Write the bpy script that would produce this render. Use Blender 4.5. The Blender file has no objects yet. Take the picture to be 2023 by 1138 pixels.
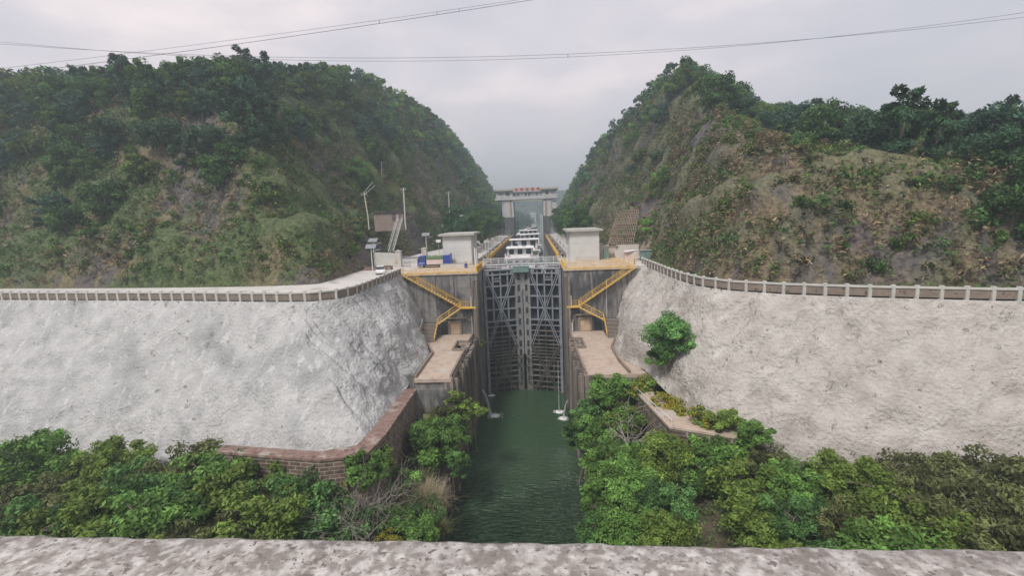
import bpy, math, random
import numpy as np
from mathutils import Matrix, Vector, noise as mn
R_ = math.radians
scene = bpy.context.scene
COL = scene.collection
# ------------------------------------------------------------------ camera, world, sun, exposure
F, CX, CY, H = 947.0, 1011.5, 569.0, 37.0
_a = R_(1.8)
_c = np.array([1055 - CX, -(427 - CY), -F]); _c /= np.linalg.norm(_c)
_u = np.array([-math.sin(_a), math.cos(_a), 0]); _u -= _u.dot(_c) * _c; _u /= np.linalg.norm(_u)
_x = np.cross(_c, _u)
W2C = np.column_stack([_x, _c, _u]); C2W = W2C.T
cam_d = bpy.data.cameras.new('camera'); cam = bpy.data.objects.new('camera', cam_d); COL.objects.link(cam)
m4 = Matrix.Identity(4)
for i in range(3):
    for j in range(3): m4[i][j] = C2W[i][j]
m4[2][3] = H
cam.matrix_world = m4
cam_d.sensor_width = 36; cam_d.lens = 36 * F / 2023
cam_d.clip_start = 0.05; cam_d.clip_end = 9000
scene.camera = cam

SUN_EL, SUN_AZ = R_(52), R_(205)      # azimuth measured clockwise from +Y
w = bpy.data.worlds.new('World'); scene.world = w; w.use_nodes = True
nt = w.node_tree; nt.nodes.clear()
N = nt.nodes.new; L = nt.links.new
out = N('ShaderNodeOutputWorld'); sky = N('ShaderNodeTexSky'); sky.sky_type = 'NISHITA'; sky.sun_disc = False
sky.sun_elevation = SUN_EL; sky.sun_rotation = SUN_AZ; sky.dust_density = 5; sky.air_density = 1.2
bg = N('ShaderNodeBackground'); bg.inputs[1].default_value = 0.07; L(sky.outputs[0], bg.inputs[0])
tc = N('ShaderNodeTexCoord'); mp = N('ShaderNodeMapping'); mp.inputs['Scale'].default_value = (1, 1, 2.6); L(tc.outputs['Generated'], mp.inputs[0])
nz = N('ShaderNodeTexNoise'); nz.inputs['Scale'].default_value = 2.6; nz.inputs['Detail'].default_value = 5; nz.inputs['Roughness'].default_value = .5
L(mp.outputs[0], nz.inputs[0])
cr = N('ShaderNodeValToRGB'); L(nz.outputs[0], cr.inputs[0])
cr.color_ramp.elements[0].position = .3; cr.color_ramp.elements[0].color = (.42, .42, .465, 1)
cr.color_ramp.elements[1].position = .72; cr.color_ramp.elements[1].color = (.74, .645, .63, 1)
e = cr.color_ramp.elements.new(.52); e.color = (.525, .485, .52, 1)
bg2 = N('ShaderNodeBackground'); bg2.inputs[1].default_value = 1.12; L(cr.outputs[0], bg2.inputs[0])
mx = N('ShaderNodeMixShader'); mx.inputs[0].default_value = .85; L(bg.outputs[0], mx.inputs[1]); L(bg2.outputs[0], mx.inputs[2]); L(mx.outputs[0], out.inputs[0])
sl = bpy.data.lights.new('sun', 'SUN'); sl.energy = 2.0; sl.angle = R_(12); sl.color = (1, .955, .9)
so = bpy.data.objects.new('sun', sl); COL.objects.link(so)
sd = Vector((math.sin(SUN_AZ) * math.cos(SUN_EL), math.cos(SUN_AZ) * math.cos(SUN_EL), math.sin(SUN_EL)))
so.rotation_euler = sd.to_track_quat('Z', 'Y').to_euler(); so.location = sd * 300
scene.view_settings.view_transform = 'Standard'; scene.view_settings.look = 'None'
scene.view_settings.exposure = 0.64; scene.view_settings.gamma = 1
scene.cycles.volume_bounces = 0; scene.cycles.max_bounces = 6; scene.cycles.transparent_max_bounces = 8
scene.cycles.volume_step_rate = 4

# ------------------------------------------------------------------ helpers
def ray(px, py): return C2W @ np.array([px - CX, -(py - CY), -F])
def P(px, py, **k):
    d = ray(px, py)
    t = k['x'] / d[0] if 'x' in k else k['y'] / d[1] if 'y' in k else (k['z'] - H) / d[2]
    return d * t + np.array([0, 0, H])

def tag(o, label=None, cat=None, group=None, kind=None):
    if label: o['label'] = label
    if cat: o['category'] = cat
    if group: o['group'] = group
    if kind: o['kind'] = kind
    return o
def empty(name, loc=(0, 0, 0), rz=0):
    o = bpy.data.objects.new(name, None); COL.objects.link(o); o.location = loc; o.rotation_euler = (0, 0, rz); o.empty_display_size = .3
    return o
def thing(name, loc, label, cat, group=None, rz=0):
    return tag(empty(name, [float(v) for v in loc], rz), label, cat, group)
def copy_tree(o, parent=None):
    c = o.copy(); COL.objects.link(c); c.parent = parent
    for ch in o.children: copy_tree(ch, c)
    return c

class MB:
    def __init__(s): s.v = []; s.f = []
    def add(s, vs, fs):
        n = len(s.v); s.v += [tuple(map(float, p)) for p in vs]; s.f += [tuple(i + n for i in f) for f in fs]; return s
    def box(s, x0, x1, y0, y1, z0, z1):
        x0, x1 = sorted((x0, x1)); y0, y1 = sorted((y0, y1)); z0, z1 = sorted((z0, z1))
        return s.add([(x0, y0, z0), (x1, y0, z0), (x1, y1, z0), (x0, y1, z0), (x0, y0, z1), (x1, y0, z1), (x1, y1, z1), (x0, y1, z1)],
                     [(0, 3, 2, 1), (4, 5, 6, 7), (0, 1, 5, 4), (1, 2, 6, 5), (2, 3, 7, 6), (3, 0, 4, 7)])
    def prism(s, poly, z0, z1):
        n = len(poly)
        ar = sum(poly[i][0] * poly[(i + 1) % n][1] - poly[(i + 1) % n][0] * poly[i][1] for i in range(n))
        if ar < 0: poly = poly[::-1]
        return s.add([(p[0], p[1], z0) for p in poly] + [(p[0], p[1], z1) for p in poly],
                     [tuple(range(n))[::-1], tuple(range(n, 2 * n))] + [(i, (i + 1) % n, (i + 1) % n + n, i + n) for i in range(n)])
    def beam(s, p, q, w, h, up=(0, 0, 1)):
        p = Vector(p); q = Vector(q); d = (q - p).normalized(); u = Vector(up)
        if abs(d.dot(u)) > .99: u = Vector((0, 1, 0))
        a = d.cross(u).normalized() * w / 2; b = a.cross(d).normalized() * h / 2
        vs = [p - a - b, p + a - b, p + a + b, p - a + b, q - a - b, q + a - b, q + a + b, q - a + b]
        return s.add(vs, [(0, 1, 2, 3), (7, 6, 5, 4), (0, 4, 5, 1), (1, 5, 6, 2), (2, 6, 7, 3), (3, 7, 4, 0)])
    def tube(s, pts, rad, n=6, cap=True):
        pts = [Vector(p) for p in pts]
        if not hasattr(rad, '__len__'): rad = [rad] * len(pts)
        base = len(s.v); prev = None
        for i, p in enumerate(pts):
            d = (pts[min(i + 1, len(pts) - 1)] - pts[max(i - 1, 0)]).normalized()
            u = Vector((0, 0, 1)) if abs(d.z) < .95 else Vector((0, 1, 0))
            a = d.cross(u).normalized()
            if prev is not None and a.dot(prev) < 0: a = -a
            prev = a; b = d.cross(a)
            for k in range(n):
                t = 2 * math.pi * k / n
                s.v.append(tuple(p + (a * math.cos(t) + b * math.sin(t)) * rad[i]))
        for i in range(len(pts) - 1):
            for k in range(n):
                A = base + i * n + k; B = base + i * n + (k + 1) % n
                s.f.append((A, B, B + n, A + n))
        if cap:
            s.f.append(tuple(base + k for k in range(n))[::-1]); s.f.append(tuple(base + (len(pts) - 1) * n + k for k in range(n)))
        return s
    def grid(s, rows):
        base = len(s.v); n = len(rows[0])
        for r in rows: s.v += [tuple(map(float, p)) for p in r]
        for i in range(len(rows) - 1):
            for j in range(n - 1):
                a = base + i * n + j; s.f.append((a, a + 1, a + n + 1, a + n))
        return s
    def build(s, name, mat, parent=None, smooth=False, bevel=0):
        me = bpy.data.meshes.new(name); me.from_pydata(s.v, [], s.f); me.update()
        if smooth: me.shade_smooth()
        me.materials.append(mat); o = bpy.data.objects.new(name, me); COL.objects.link(o)
        if parent:
            if s.world:
                mt = Matrix.Identity(4); q = parent
                while q: mt = Matrix.Translation(q.location) @ q.rotation_euler.to_matrix().to_4x4() @ mt; q = q.parent
                me.transform(mt.inverted())
            o.parent = parent
        if bevel:
            b = o.modifiers.new('bevel', 'BEVEL'); b.width = bevel; b.segments = 2; b.limit_method = 'ANGLE'
        return o
    world = True
class LB(MB): world = False      # vertices given in the thing's own frame

def np_mesh(name, V, Q, cols, mat, smooth=False, parent=None):
    me = bpy.data.meshes.new(name); V = np.asarray(V, np.float32); Q = np.asarray(Q, np.int32); k = Q.shape[1]
    me.vertices.add(len(V)); me.vertices.foreach_set('co', V.ravel())
    me.loops.add(Q.size); me.loops.foreach_set('vertex_index', Q.ravel())
    me.polygons.add(len(Q)); me.polygons.foreach_set('loop_start', np.arange(0, Q.size, k, dtype=np.int32)); me.polygons.foreach_set('loop_total', np.full(len(Q), k, np.int32))
    me.update(calc_edges=True)
    if cols is not None:
        at = me.color_attributes.new('Col', 'FLOAT_COLOR', 'POINT'); c = np.ones((len(V), 4), np.float32); c[:, :3] = cols; at.data.foreach_set('color', c.ravel())
    if smooth: me.shade_smooth()
    me.materials.append(mat); o = bpy.data.objects.new(name, me); COL.objects.link(o); o.parent = parent
    return o

# ------------------------------------------------------------------ materials
def pm(name, cols, scale=1.0, rough=.8, bump=.3, bscale=None, streak=None, sscale=(1.3, 1.3, .06), patch=None, pscale=.25, metal=0, zdark=None, detail=8, spec=.3, seams=None, bdist=.1, wet=None):
    m = bpy.data.materials.new(name); m.use_nodes = True; t = m.node_tree; n = t.nodes; l = t.links.new
    b = n['Principled BSDF']; b.inputs['Roughness'].default_value = rough; b.inputs['Metallic'].default_value = metal
    b.inputs['Specular IOR Level'].default_value = spec
    g = n.new('ShaderNodeNewGeometry'); pos = g.outputs['Position']
    z = n.new('ShaderNodeTexNoise'); z.inputs['Scale'].default_value = scale; z.inputs['Detail'].default_value = detail; z.inputs['Roughness'].default_value = .65; l(pos, z.inputs['Vector'])
    r = n.new('ShaderNodeValToRGB'); l(z.outputs[0], r.inputs[0]); el = r.color_ramp.elements
    k = len(cols); el[0].position = .3; el[0].color = (*cols[0], 1); el[1].position = .7; el[1].color = (*cols[-1], 1)
    for i in range(1, k - 1): e = el.new(.3 + .4 * i / (k - 1)); e.color = (*cols[i], 1)
    cur = r.outputs[0]
    def mixin(fac, colr):
        nonlocal cur
        x = n.new('ShaderNodeMix'); x.data_type = 'RGBA'; l(fac, x.inputs['Factor']); l(cur, x.inputs['A']); x.inputs['B'].default_value = (*colr, 1); cur = x.outputs['Result']
    def nmask(sc, lo, hi, vec3=None, s1=1.0, dt=5, mul=1.0):
        mpp = n.new('ShaderNodeMapping'); l(pos, mpp.inputs[0])
        if vec3: mpp.inputs['Scale'].default_value = vec3
        q = n.new('ShaderNodeTexNoise'); q.inputs['Scale'].default_value = s1; q.inputs['Detail'].default_value = dt; l(mpp.outputs[0], q.inputs['Vector'])
        mr = n.new('ShaderNodeMapRange'); l(q.outputs[0], mr.inputs[0]); mr.inputs[1].default_value = lo; mr.inputs[2].default_value = hi; mr.inputs[4].default_value = mul
        return mr.outputs[0]
    if patch:
        for (c, lo, hi, s1) in patch: mixin(nmask(1, lo, hi, None, s1), c)
    if streak:
        for (c, lo, hi, mul) in streak: mixin(nmask(1, lo, hi, sscale, 1.0, 6, mul), c)
    if seams:                       # formwork lift lines: (spacing, colour)
        sp, c = seams
        sx = n.new('ShaderNodeSeparateXYZ'); l(pos, sx.inputs[0])
        mo = n.new('ShaderNodeMath'); mo.operation = 'FRACT'; dv = n.new('ShaderNodeMath'); dv.operation = 'DIVIDE'; dv.inputs[1].default_value = sp; l(sx.outputs[2], dv.inputs[0]); l(dv.outputs[0], mo.inputs[0])
        lt = n.new('ShaderNodeMath'); lt.operation = 'LESS_THAN'; lt.inputs[1].default_value = .03; l(mo.outputs[0], lt.inputs[0])
        ml = n.new('ShaderNodeMath'); ml.operation = 'MULTIPLY'; ml.inputs[1].default_value = .5; l(lt.outputs[0], ml.inputs[0]); mixin(ml.outputs[0], c)
    if wet:                         # algae and silt band left by the water: (z full, z none, colour)
        sx = n.new('ShaderNodeSeparateXYZ'); l(pos, sx.inputs[0]); ad = n.new('ShaderNodeMath'); ad.operation = 'MULTIPLY_ADD'; ad.inputs[1].default_value = -1.6; l(z.outputs[0], ad.inputs[0]); l(sx.outputs[2], ad.inputs[2])
        wr = n.new('ShaderNodeMapRange'); l(ad.outputs[0], wr.inputs[0]); wr.inputs[1].default_value = wet[1] - .8; wr.inputs[2].default_value = wet[0] - .8; wr.inputs[4].default_value = .85; mixin(wr.outputs[0], wet[2])
    l(cur, b.inputs['Base Color'])
    if bump:
        z2 = n.new('ShaderNodeTexNoise'); z2.inputs['Scale'].default_value = bscale or scale * 4; z2.inputs['Detail'].default_value = 6; l(pos, z2.inputs['Vector'])
        bp_ = n.new('ShaderNodeBump'); bp_.inputs['Strength'].default_value = bump; bp_.inputs['Distance'].default_value = bdist; l(z2.outputs[0], bp_.inputs['Height']); l(bp_.outputs[0], b.inputs['Normal'])
    return m
def attr_mat(name, rough=.8, trans=0, noise_amt=.35, nscale=2.0, bump=0, bscale=3):
    m = bpy.data.materials.new(name); m.use_nodes = True; t = m.node_tree; n = t.nodes; l = t.links.new
    b = n['Principled BSDF']; b.inputs['Roughness'].default_value = rough; b.inputs['Specular IOR Level'].default_value = .2
    a = n.new('ShaderNodeAttribute'); a.attribute_name = 'Col'
    g = n.new('ShaderNodeNewGeometry'); z = n.new('ShaderNodeTexNoise'); z.inputs['Scale'].default_value = nscale; z.inputs['Detail'].default_value = 7; z.inputs['Roughness'].default_value = .7; l(g.outputs['Position'], z.inputs['Vector'])
    mr = n.new('ShaderNodeMapRange'); l(z.outputs[0], mr.inputs[0]); mr.inputs[1].default_value = .3; mr.inputs[2].default_value = .7; mr.inputs[3].default_value = 1 - noise_amt; mr.inputs[4].default_value = 1 + noise_amt
    v = n.new('ShaderNodeVectorMath'); v.operation = 'SCALE'; l(a.outputs['Color'], v.inputs[0]); l(mr.outputs[0], v.inputs['Scale'])
    l(v.outputs[0], b.inputs['Base Color'])
    if trans:
        tr = n.new('ShaderNodeBsdfTranslucent'); l(v.outputs[0], tr.inputs[0]); ms = n.new('ShaderNodeMixShader'); ms.inputs[0].default_value = trans
        l(b.outputs[0], ms.inputs[1]); l(tr.outputs[0], ms.inputs[2]); l(ms.outputs[0], n['Material Output'].inputs[0])
    if bump:
        z2 = n.new('ShaderNodeTexNoise'); z2.inputs['Scale'].default_value = bscale; z2.inputs['Detail'].default_value = 8; l(g.outputs['Position'], z2.inputs['Vector'])
        bp_ = n.new('ShaderNodeBump'); bp_.inputs['Strength'].default_value = bump; bp_.inputs['Distance'].default_value = .4; l(z2.outputs[0], bp_.inputs['Height']); l(bp_.outputs[0], b.inputs['Normal'])
    return m
M = {}
M['face'] = pm('stained_concrete', [(.14, .138, .135), (.22, .21, .20), (.29, .27, .25)], .8, .85, .25, 6, patch=[((.065, .068, .075), .50, .60, .13), ((.20, .17, .14), .60, .68, .5)],
               streak=[(( .055, .058, .065), .47, .60, .8), ((.38, .35, .32), .58, .66, .75), ((.05, .05, .05), .62, .70, .8)], sscale=(.9, .9, .09), seams=(2.2, (.08, .08, .08)))
M['pier'] = pm('pier_concrete', [(.16, .135, .115), (.24, .20, .17), (.31, .27, .235)], .6, .85, .25, 6,
               streak=[((.06, .052, .045), .48, .58, .9), ((.30, .25, .21), .58, .66, .5), ((.10, .11, .05), .66, .75, .5)], sscale=(1.0, 1.0, .04), seams=(2.5, (.07, .06, .055)), wet=(.7, 2.0, (.045, .05, .03)))
M['floor'] = pm('platform_concrete', [(.36, .28, .22), (.45, .36, .29), (.50, .41, .34)], .8, .85, .2, 5, patch=[((.30, .24, .2), .58, .7, 1.2), ((.45, .43, .40), .6, .7, .35)])
M['deck'] = pm('deck_concrete', [(.42, .40, .37), (.52, .49, .45), (.58, .56, .52)], .4, .85, .15, 5, patch=[((.40, .27, .18), .58, .66, .5)])
M['deckrust'] = pm('ochre_stained_slab', [(.42, .31, .20), (.50, .40, .29), (.55, .47, .38)], .6, .8, .15, 5, patch=[((.42, .2, .1), .6, .7, .9)])
M['kerb'] = pm('kerb_concrete', [(.20, .16, .13), (.28, .23, .19)], 1.5, .85, .3, 8, patch=[((.1, .08, .06), .6, .7, 2)])
M['yard'] = pm('yard_concrete', [(.45, .43, .41), (.55, .53, .5), (.60, .58, .55)], .25, .85, .15, 3, patch=[((.34, .32, .29), .58, .68, .3)])
M['white'] = pm('white_render', [(.50, .50, .49), (.56, .56, .55), (.60, .60, .585)], .5, .8, .05, 5, streak=[((.40, .39, .38), .6, .75, .5)], seams=(1.0, (.36, .36, .36)))
M['roof'] = pm('roof_slab', [(.36, .36, .33), (.46, .46, .42)], 1, .85, .1, 5)
M['portal'] = pm('portal_render', [(.42, .43, .43), (.55, .55, .55)], .5, .8, .05, 3, streak=[((.25, .25, .25), .55, .7, .6)])
M['portalbrown'] = pm('portal_brown_strip', [(.30, .2, .19), (.38, .27, .25)], .5, .8, .05)
M['darkcon'] = pm('dark_concrete', [(.06, .065, .075), (.11, .11, .12)], .5, .85, .2, 4, streak=[((.2, .19, .18), .58, .66, .5)])
M['steel'] = pm('gate_steel', [(.18, .195, .225), (.24, .26, .29), (.31, .33, .36)], .7, .55, .1, 8, patch=[((.16, .14, .11), .6, .72, 1.1)], streak=[((.14, .15, .16), .55, .7, .6)], metal=.15)
M['steelwet'] = pm('gate_steel_wet', [(.11, .095, .085), (.17, .15, .135), (.26, .235, .21)], .9, .6, .2, 8, patch=[((.05, .075, .05), .56, .70, .3)], metal=.1)
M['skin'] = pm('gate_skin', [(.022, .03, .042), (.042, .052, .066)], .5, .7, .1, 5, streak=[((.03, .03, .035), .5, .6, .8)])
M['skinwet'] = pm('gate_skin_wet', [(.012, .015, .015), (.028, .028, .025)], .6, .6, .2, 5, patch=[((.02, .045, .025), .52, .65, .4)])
M['steeldk'] = pm('gate_steel_dark', [(.07, .062, .055), (.115, .10, .09), (.18, .165, .145)], .9, .6, .2, 8, patch=[((.04, .065, .04), .52, .68, .5)], metal=.1)  # darkened copy of the lower gate steel, green in patches, so these members recede
M['post'] = pm('mitre_post_steel', [(.21, .21, .21), (.29, .29, .285)], .8, .7, .2, 8, patch=[((.16, .14, .11), .56, .7, 1.4)])
M['postwet'] = pm('mitre_post_wet', [(.12, .115, .10), (.24, .22, .19)], 1.2, .7, .3, 8, patch=[((.05, .07, .04), .5, .6, 1)])
M['dark'] = pm('dark_void', [(.012, .013, .015), (.02, .02, .022)], 1, .8, 0)
M['yellow'] = pm('yellow_paint', [(.62, .36, .05), (.78, .50, .08)], 1.2, .6, .05, 5, patch=[((.42, .24, .08), .6, .7, 1.5)])
M['tread'] = pm('tread_steel', [(.50, .38, .22), (.62, .49, .31)], 1.2, .7, .05)
M['whitepaint'] = pm('white_paint', [(.62, .63, .64), (.74, .75, .76)], .8, .5, .03, 4)
M['boatwhite'] = pm('boat_white', [(.66, .67, .68), (.80, .80, .80)], .8, .45, .03, 4, streak=[((.45, .40, .35), .62, .75, .5)])
M['boatroof'] = pm('boat_roof', [(.72, .73, .74), (.84, .84, .84)], .8, .5, .03, 4)
M['hull'] = pm('hull_dark', [(.03, .04, .06), (.06, .07, .1)], .8, .5, .1, 4, patch=[((.12, .06, .04), .6, .7, .8)])
M['boatdeck'] = pm('boat_deck', [(.16, .17, .17), (.24, .24, .23)], .8, .7, .1, 4, patch=[((.20, .1, .07), .58, .68, .8)])
M['glass'] = pm('dark_glass', [(.03, .04, .05), (.06, .07, .08)], .5, .12, 0, spec=.6)
M['tyre'] = pm('rubber', [(.015, .015, .016), (.03, .03, .03)], 3, .8, .2, 20)
M['red'] = pm('red_paint', [(.35, .05, .04), (.45, .08, .06)], 2, .6, .05)
M['orange'] = pm('orange_paint', [(.35, .12, .06), (.42, .15, .07)], 2, .6, .05)
M['teal'] = pm('teal_paint', [(.12, .2, .18), (.17, .26, .24)], 1, .6, .05, patch=[((.2, .16, .12), .62, .7, 2)])
M['blue'] = pm('truck_blue', [(.02, .045, .26), (.03, .07, .36)], 1, .35, .02, spec=.5)
M['tarp'] = pm('green_tarp', [(.08, .14, .07), (.13, .2, .1)], 1.6, .8, .5, 6)
M['tarpwhite'] = pm('striped_sheet', [(.55, .42, .38), (.66, .56, .52)], 2, .75, .4, 6)
M['grey'] = pm('grey_metal', [(.3, .31, .32), (.4, .41, .42)], 1, .5, .05, metal=.2)
M['panel'] = pm('solar_panel', [(.18, .2, .22), (.25, .26, .28)], 1, .25, 0, spec=.6)
M['pole'] = pm('pole_concrete', [(.45, .44, .41), (.58, .56, .52)], 1, .8, .1)
M['door'] = pm('rusty_door', [(.42, .30, .21), (.55, .42, .32)], 1.5, .75, .1, 5)
M['stone'] = pm('parapet_stone', [(.22, .205, .19), (.36, .34, .32), (.45, .43, .41), (.53, .51, .485)], 60, .95, .8, 90, bdist=.004, patch=[((.24, .215, .195), .46, .60, 62), ((.21, .19, .175), .50, .62, 24), ((.16, .145, .13), .60, .66, 160), ((.52, .505, .48), .52, .70, 85), ((.16, .14, .13), .62, .66, 110)])
M['bark'] = pm('bark', [(.12, .10, .08), (.2, .17, .14)], 4, .9, .4, 15)
M['deadwood'] = pm('dead_wood', [(.22, .19, .16), (.34, .31, .28)], 4, .9, .3, 15)
M['wire'] = pm('wire', [(.08, .08, .085), (.1, .1, .1)], 1, .6, 0)
M['shed'] = pm('shed_brick', [(.22, .17, .15), (.30, .24, .21)], .8, .85, .2, 6, streak=[((.34, .30, .27), .55, .65, .5)])
M['leaf'] = attr_mat('leaf', .55, .3, .2, 1.5)
M['terrain'] = attr_mat('terrain_soil', .95, 0, .62, 1.5, 1.0, 2.2)
M['ground'] = pm('lower_ground', [(.05, .055, .03), (.09, .08, .05), (.13, .11, .075)], .4, .95, .5, 2)
M['earth'] = pm('open_country', [(.05, .07, .035), (.09, .1, .06)], .05, .95, .2, 1)
M['rubble'] = None
def shot_mat():
    m = pm('sprayed_concrete', [(.34, .34, .34), (.41, .41, .405), (.47, .47, .465), (.53, .53, .52)], .45, .92, 1.0, 2.6, detail=12, bdist=.35,
           patch=[((.27, .275, .28), .52, .72, .12), ((.10, .105, .11), .705, .73, 1.7), ((.12, .12, .115), .70, .73, 3.4)],
           streak=[((.26, .265, .27), .54, .66, .6), ((.62, .62, .61), .55, .66, .65)], sscale=(.9, .9, .07))
    return m
M['shot'] = shot_mat()
M['shotwarm'] = pm('sprayed_concrete_warm', [(.34, .31, .285), (.41, .38, .35), (.47, .44, .41), (.52, .49, .46)], .5, .92, 1.0, 2.6, detail=12, bdist=.35,
           patch=[((.29, .26, .235), .54, .72, .15), ((.55, .53, .5), .60, .74, .4), ((.11, .10, .09), .70, .73, 1.7), ((.13, .12, .11), .695, .73, 3.4)],
           streak=[((.29, .26, .24), .54, .68, .6), ((.60, .58, .55), .56, .68, .5)], sscale=(.9, .9, .08))
def brick_mat(name, c1, c2, mortar, sc, bw=.9, rh=.32):
    m = bpy.data.materials.new(name); m.use_nodes = True; t = m.node_tree; n = t.nodes; l = t.links.new; b = n['Principled BSDF']; b.inputs['Roughness'].default_value = .9
    g = n.new('ShaderNodeNewGeometry'); s = n.new('ShaderNodeSeparateXYZ'); l(g.outputs['Position'], s.inputs[0])
    ad = n.new('ShaderNodeMath'); l(s.outputs[0], ad.inputs[0]); l(s.outputs[1], ad.inputs[1])
    cb = n.new('ShaderNodeCombineXYZ'); l(ad.outputs[0], cb.inputs[0]); l(s.outputs[2], cb.inputs[1])
    br = n.new('ShaderNodeTexBrick'); l(cb.outputs[0], br.inputs[0]); br.inputs['Scale'].default_value = sc
    br.inputs['Color1'].default_value = (*c1, 1); br.inputs['Color2'].default_value = (*c2, 1); br.inputs['Mortar'].default_value = (*mortar, 1)
    br.inputs['Brick Width'].default_value = bw; br.inputs['Row Height'].default_value = rh; br.inputs['Mortar Size'].default_value = .05
    z = n.new('ShaderNodeTexNoise'); z.inputs['Scale'].default_value = 1.2; z.inputs['Detail'].default_value = 6; l(g.outputs['Position'], z.inputs[0])
    x = n.new('ShaderNodeMix'); x.data_type = 'RGBA'; x.blend_type = 'MULTIPLY'; x.inputs['Factor'].default_value = .8; l(br.outputs[0], x.inputs['A']); 
    rr = n.new('ShaderNodeValToRGB'); rr.color_ramp.elements[0].position = .35; rr.color_ramp.elements[0].color = (.35, .35, .35, 1); rr.color_ramp.elements[1].position = .65; rr.color_ramp.elements[1].color = (1, 1, 1, 1)
    l(z.outputs[0], rr.inputs[0]); l(rr.outputs[0], x.inputs['B']); l(x.outputs['Result'], b.inputs['Base Color'])
    bu = n.new('ShaderNodeBump'); bu.inputs['Strength'].default_value = .8; bu.inputs['Distance'].default_value = .06; bu.invert = True; l(br.outputs['Fac'], bu.inputs['Height']); l(bu.outputs[0], b.inputs['Normal'])
    return m
M['masonry'] = brick_mat('stone_masonry', (.22, .155, .12), (.13, .09, .07), (.42, .36, .31), 1.0, 1.1, .42)
M['cap'] = pm('red_coping', [(.16, .10, .085), (.22, .145, .12), (.30, .22, .19)], 1.4, .85, .3, 6, patch=[((.34, .29, .25), .55, .66, .7), ((.10, .08, .065), .58, .66, 1.6)])
def water_mat(name, col, rough, wave, strength, dist):
    m = bpy.data.materials.new(name); m.use_nodes = True; t = m.node_tree; n = t.nodes; l = t.links.new; b = n['Principled BSDF']
    b.inputs['Base Color'].default_value = (*col, 1); b.inputs['Roughness'].default_value = rough; b.inputs['IOR'].default_value = 1.33; b.inputs['Specular IOR Level'].default_value = .5
    g = n.new('ShaderNodeNewGeometry'); mp = n.new('ShaderNodeMapping'); l(g.outputs['Position'], mp.inputs[0]); mp.inputs['Scale'].default_value = (wave * .55, wave * 1.5, 1); mp.inputs['Rotation'].default_value = (0, 0, R_(-14))
    z = n.new('ShaderNodeTexNoise'); z.inputs['Scale'].default_value = 1; z.inputs['Detail'].default_value = 3; z.inputs['Distortion'].default_value = .5; l(mp.outputs[0], z.inputs['Vector'])
    # ripples die out towards the sheltered end by the gate
    s = n.new('ShaderNodeSeparateXYZ'); l(g.outputs['Position'], s.inputs[0]); mr = n.new('ShaderNodeMapRange'); l(s.outputs[1], mr.inputs[0]); mr.inputs[1].default_value = 74; mr.inputs[2].default_value = 56; mr.inputs[3].default_value = .12; mr.inputs[4].default_value = 1
    z3 = n.new('ShaderNodeTexNoise'); z3.inputs['Scale'].default_value = .13; l(g.outputs['Position'], z3.inputs['Vector'])
    mu = n.new('ShaderNodeMath'); mu.operation = 'MULTIPLY'; l(mr.outputs[0], mu.inputs[0]); l(z3.outputs[0], mu.inputs[1])
    mu2 = n.new('ShaderNodeMath'); mu2.operation = 'MULTIPLY'; l(mu.outputs[0], mu2.inputs[0]); mu2.inputs[1].default_value = strength * 2
    bu = n.new('ShaderNodeBump'); bu.inputs['Distance'].default_value = dist; l(z.outputs[0], bu.inputs['Height']); l(mu2.outputs[0], bu.inputs['Strength']); l(bu.outputs[0], b.inputs['Normal'])
    return m
M['water'] = water_mat('lock_water', (.037, .074, .037), .05, 1.4, .98, 2.4)
M['waterup'] = water_mat('river_water', (.26, .28, .28), .08, 1.0, .15, .03)  # pale base colour also carries the bright sky reflection on the upper water
def foam_mat():
    m = bpy.data.materials.new('foam'); m.use_nodes = True; t = m.node_tree; n = t.nodes; l = t.links.new; b = n['Principled BSDF']
    b.inputs['Base Color'].default_value = (.88, .92, .91, 1); b.inputs['Roughness'].default_value = .6
    tcn = n.new('ShaderNodeTexCoord'); g = n.new('ShaderNodeNewGeometry')
    ln = n.new('ShaderNodeVectorMath'); ln.operation = 'LENGTH'; l(tcn.outputs['Object'], ln.inputs[0])
    z = n.new('ShaderNodeTexNoise'); z.inputs['Scale'].default_value = 2.6; z.inputs['Detail'].default_value = 8; z.inputs['Roughness'].default_value = .7; l(g.outputs['Position'], z.inputs[0])
    mr = n.new('ShaderNodeMapRange'); l(ln.outputs['Value'], mr.inputs[0]); mr.inputs[1].default_value = .2; mr.inputs[2].default_value = 2.1; mr.inputs[3].default_value = .22; mr.inputs[4].default_value = -.42
    ad = n.new('ShaderNodeMath'); l(z.outputs[0], ad.inputs[0]); l(mr.outputs[0], ad.inputs[1])
    m2 = n.new('ShaderNodeMapRange'); l(ad.outputs[0], m2.inputs[0]); m2.inputs[1].default_value = .38; m2.inputs[2].default_value = .60; l(m2.outputs[0], b.inputs['Alpha'])
    return m
M['foam'] = foam_mat()
def jet_mat():
    m = bpy.data.materials.new('falling_water'); m.use_nodes = True; t = m.node_tree; n = t.nodes; l = t.links.new; b = n['Principled BSDF']
    b.inputs['Base Color'].default_value = (.6, .66, .66, 1); b.inputs['Roughness'].default_value = .35
    g = n.new('ShaderNodeNewGeometry'); mp = n.new('ShaderNodeMapping'); mp.inputs['Scale'].default_value = (6, 6, .7); l(g.outputs['Position'], mp.inputs[0])
    z = n.new('ShaderNodeTexNoise'); z.inputs['Scale'].default_value = 1; z.inputs['Detail'].default_value = 5; l(mp.outputs[0], z.inputs[0])
    m2 = n.new('ShaderNodeMapRange'); l(z.outputs[0], m2.inputs[0]); m2.inputs[1].default_value = .35; m2.inputs[2].default_value = .7; m2.inputs[3].default_value = .1; m2.inputs[4].default_value = .75; l(m2.outputs[0], b.inputs['Alpha'])
    return m
M['jet'] = jet_mat()

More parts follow.
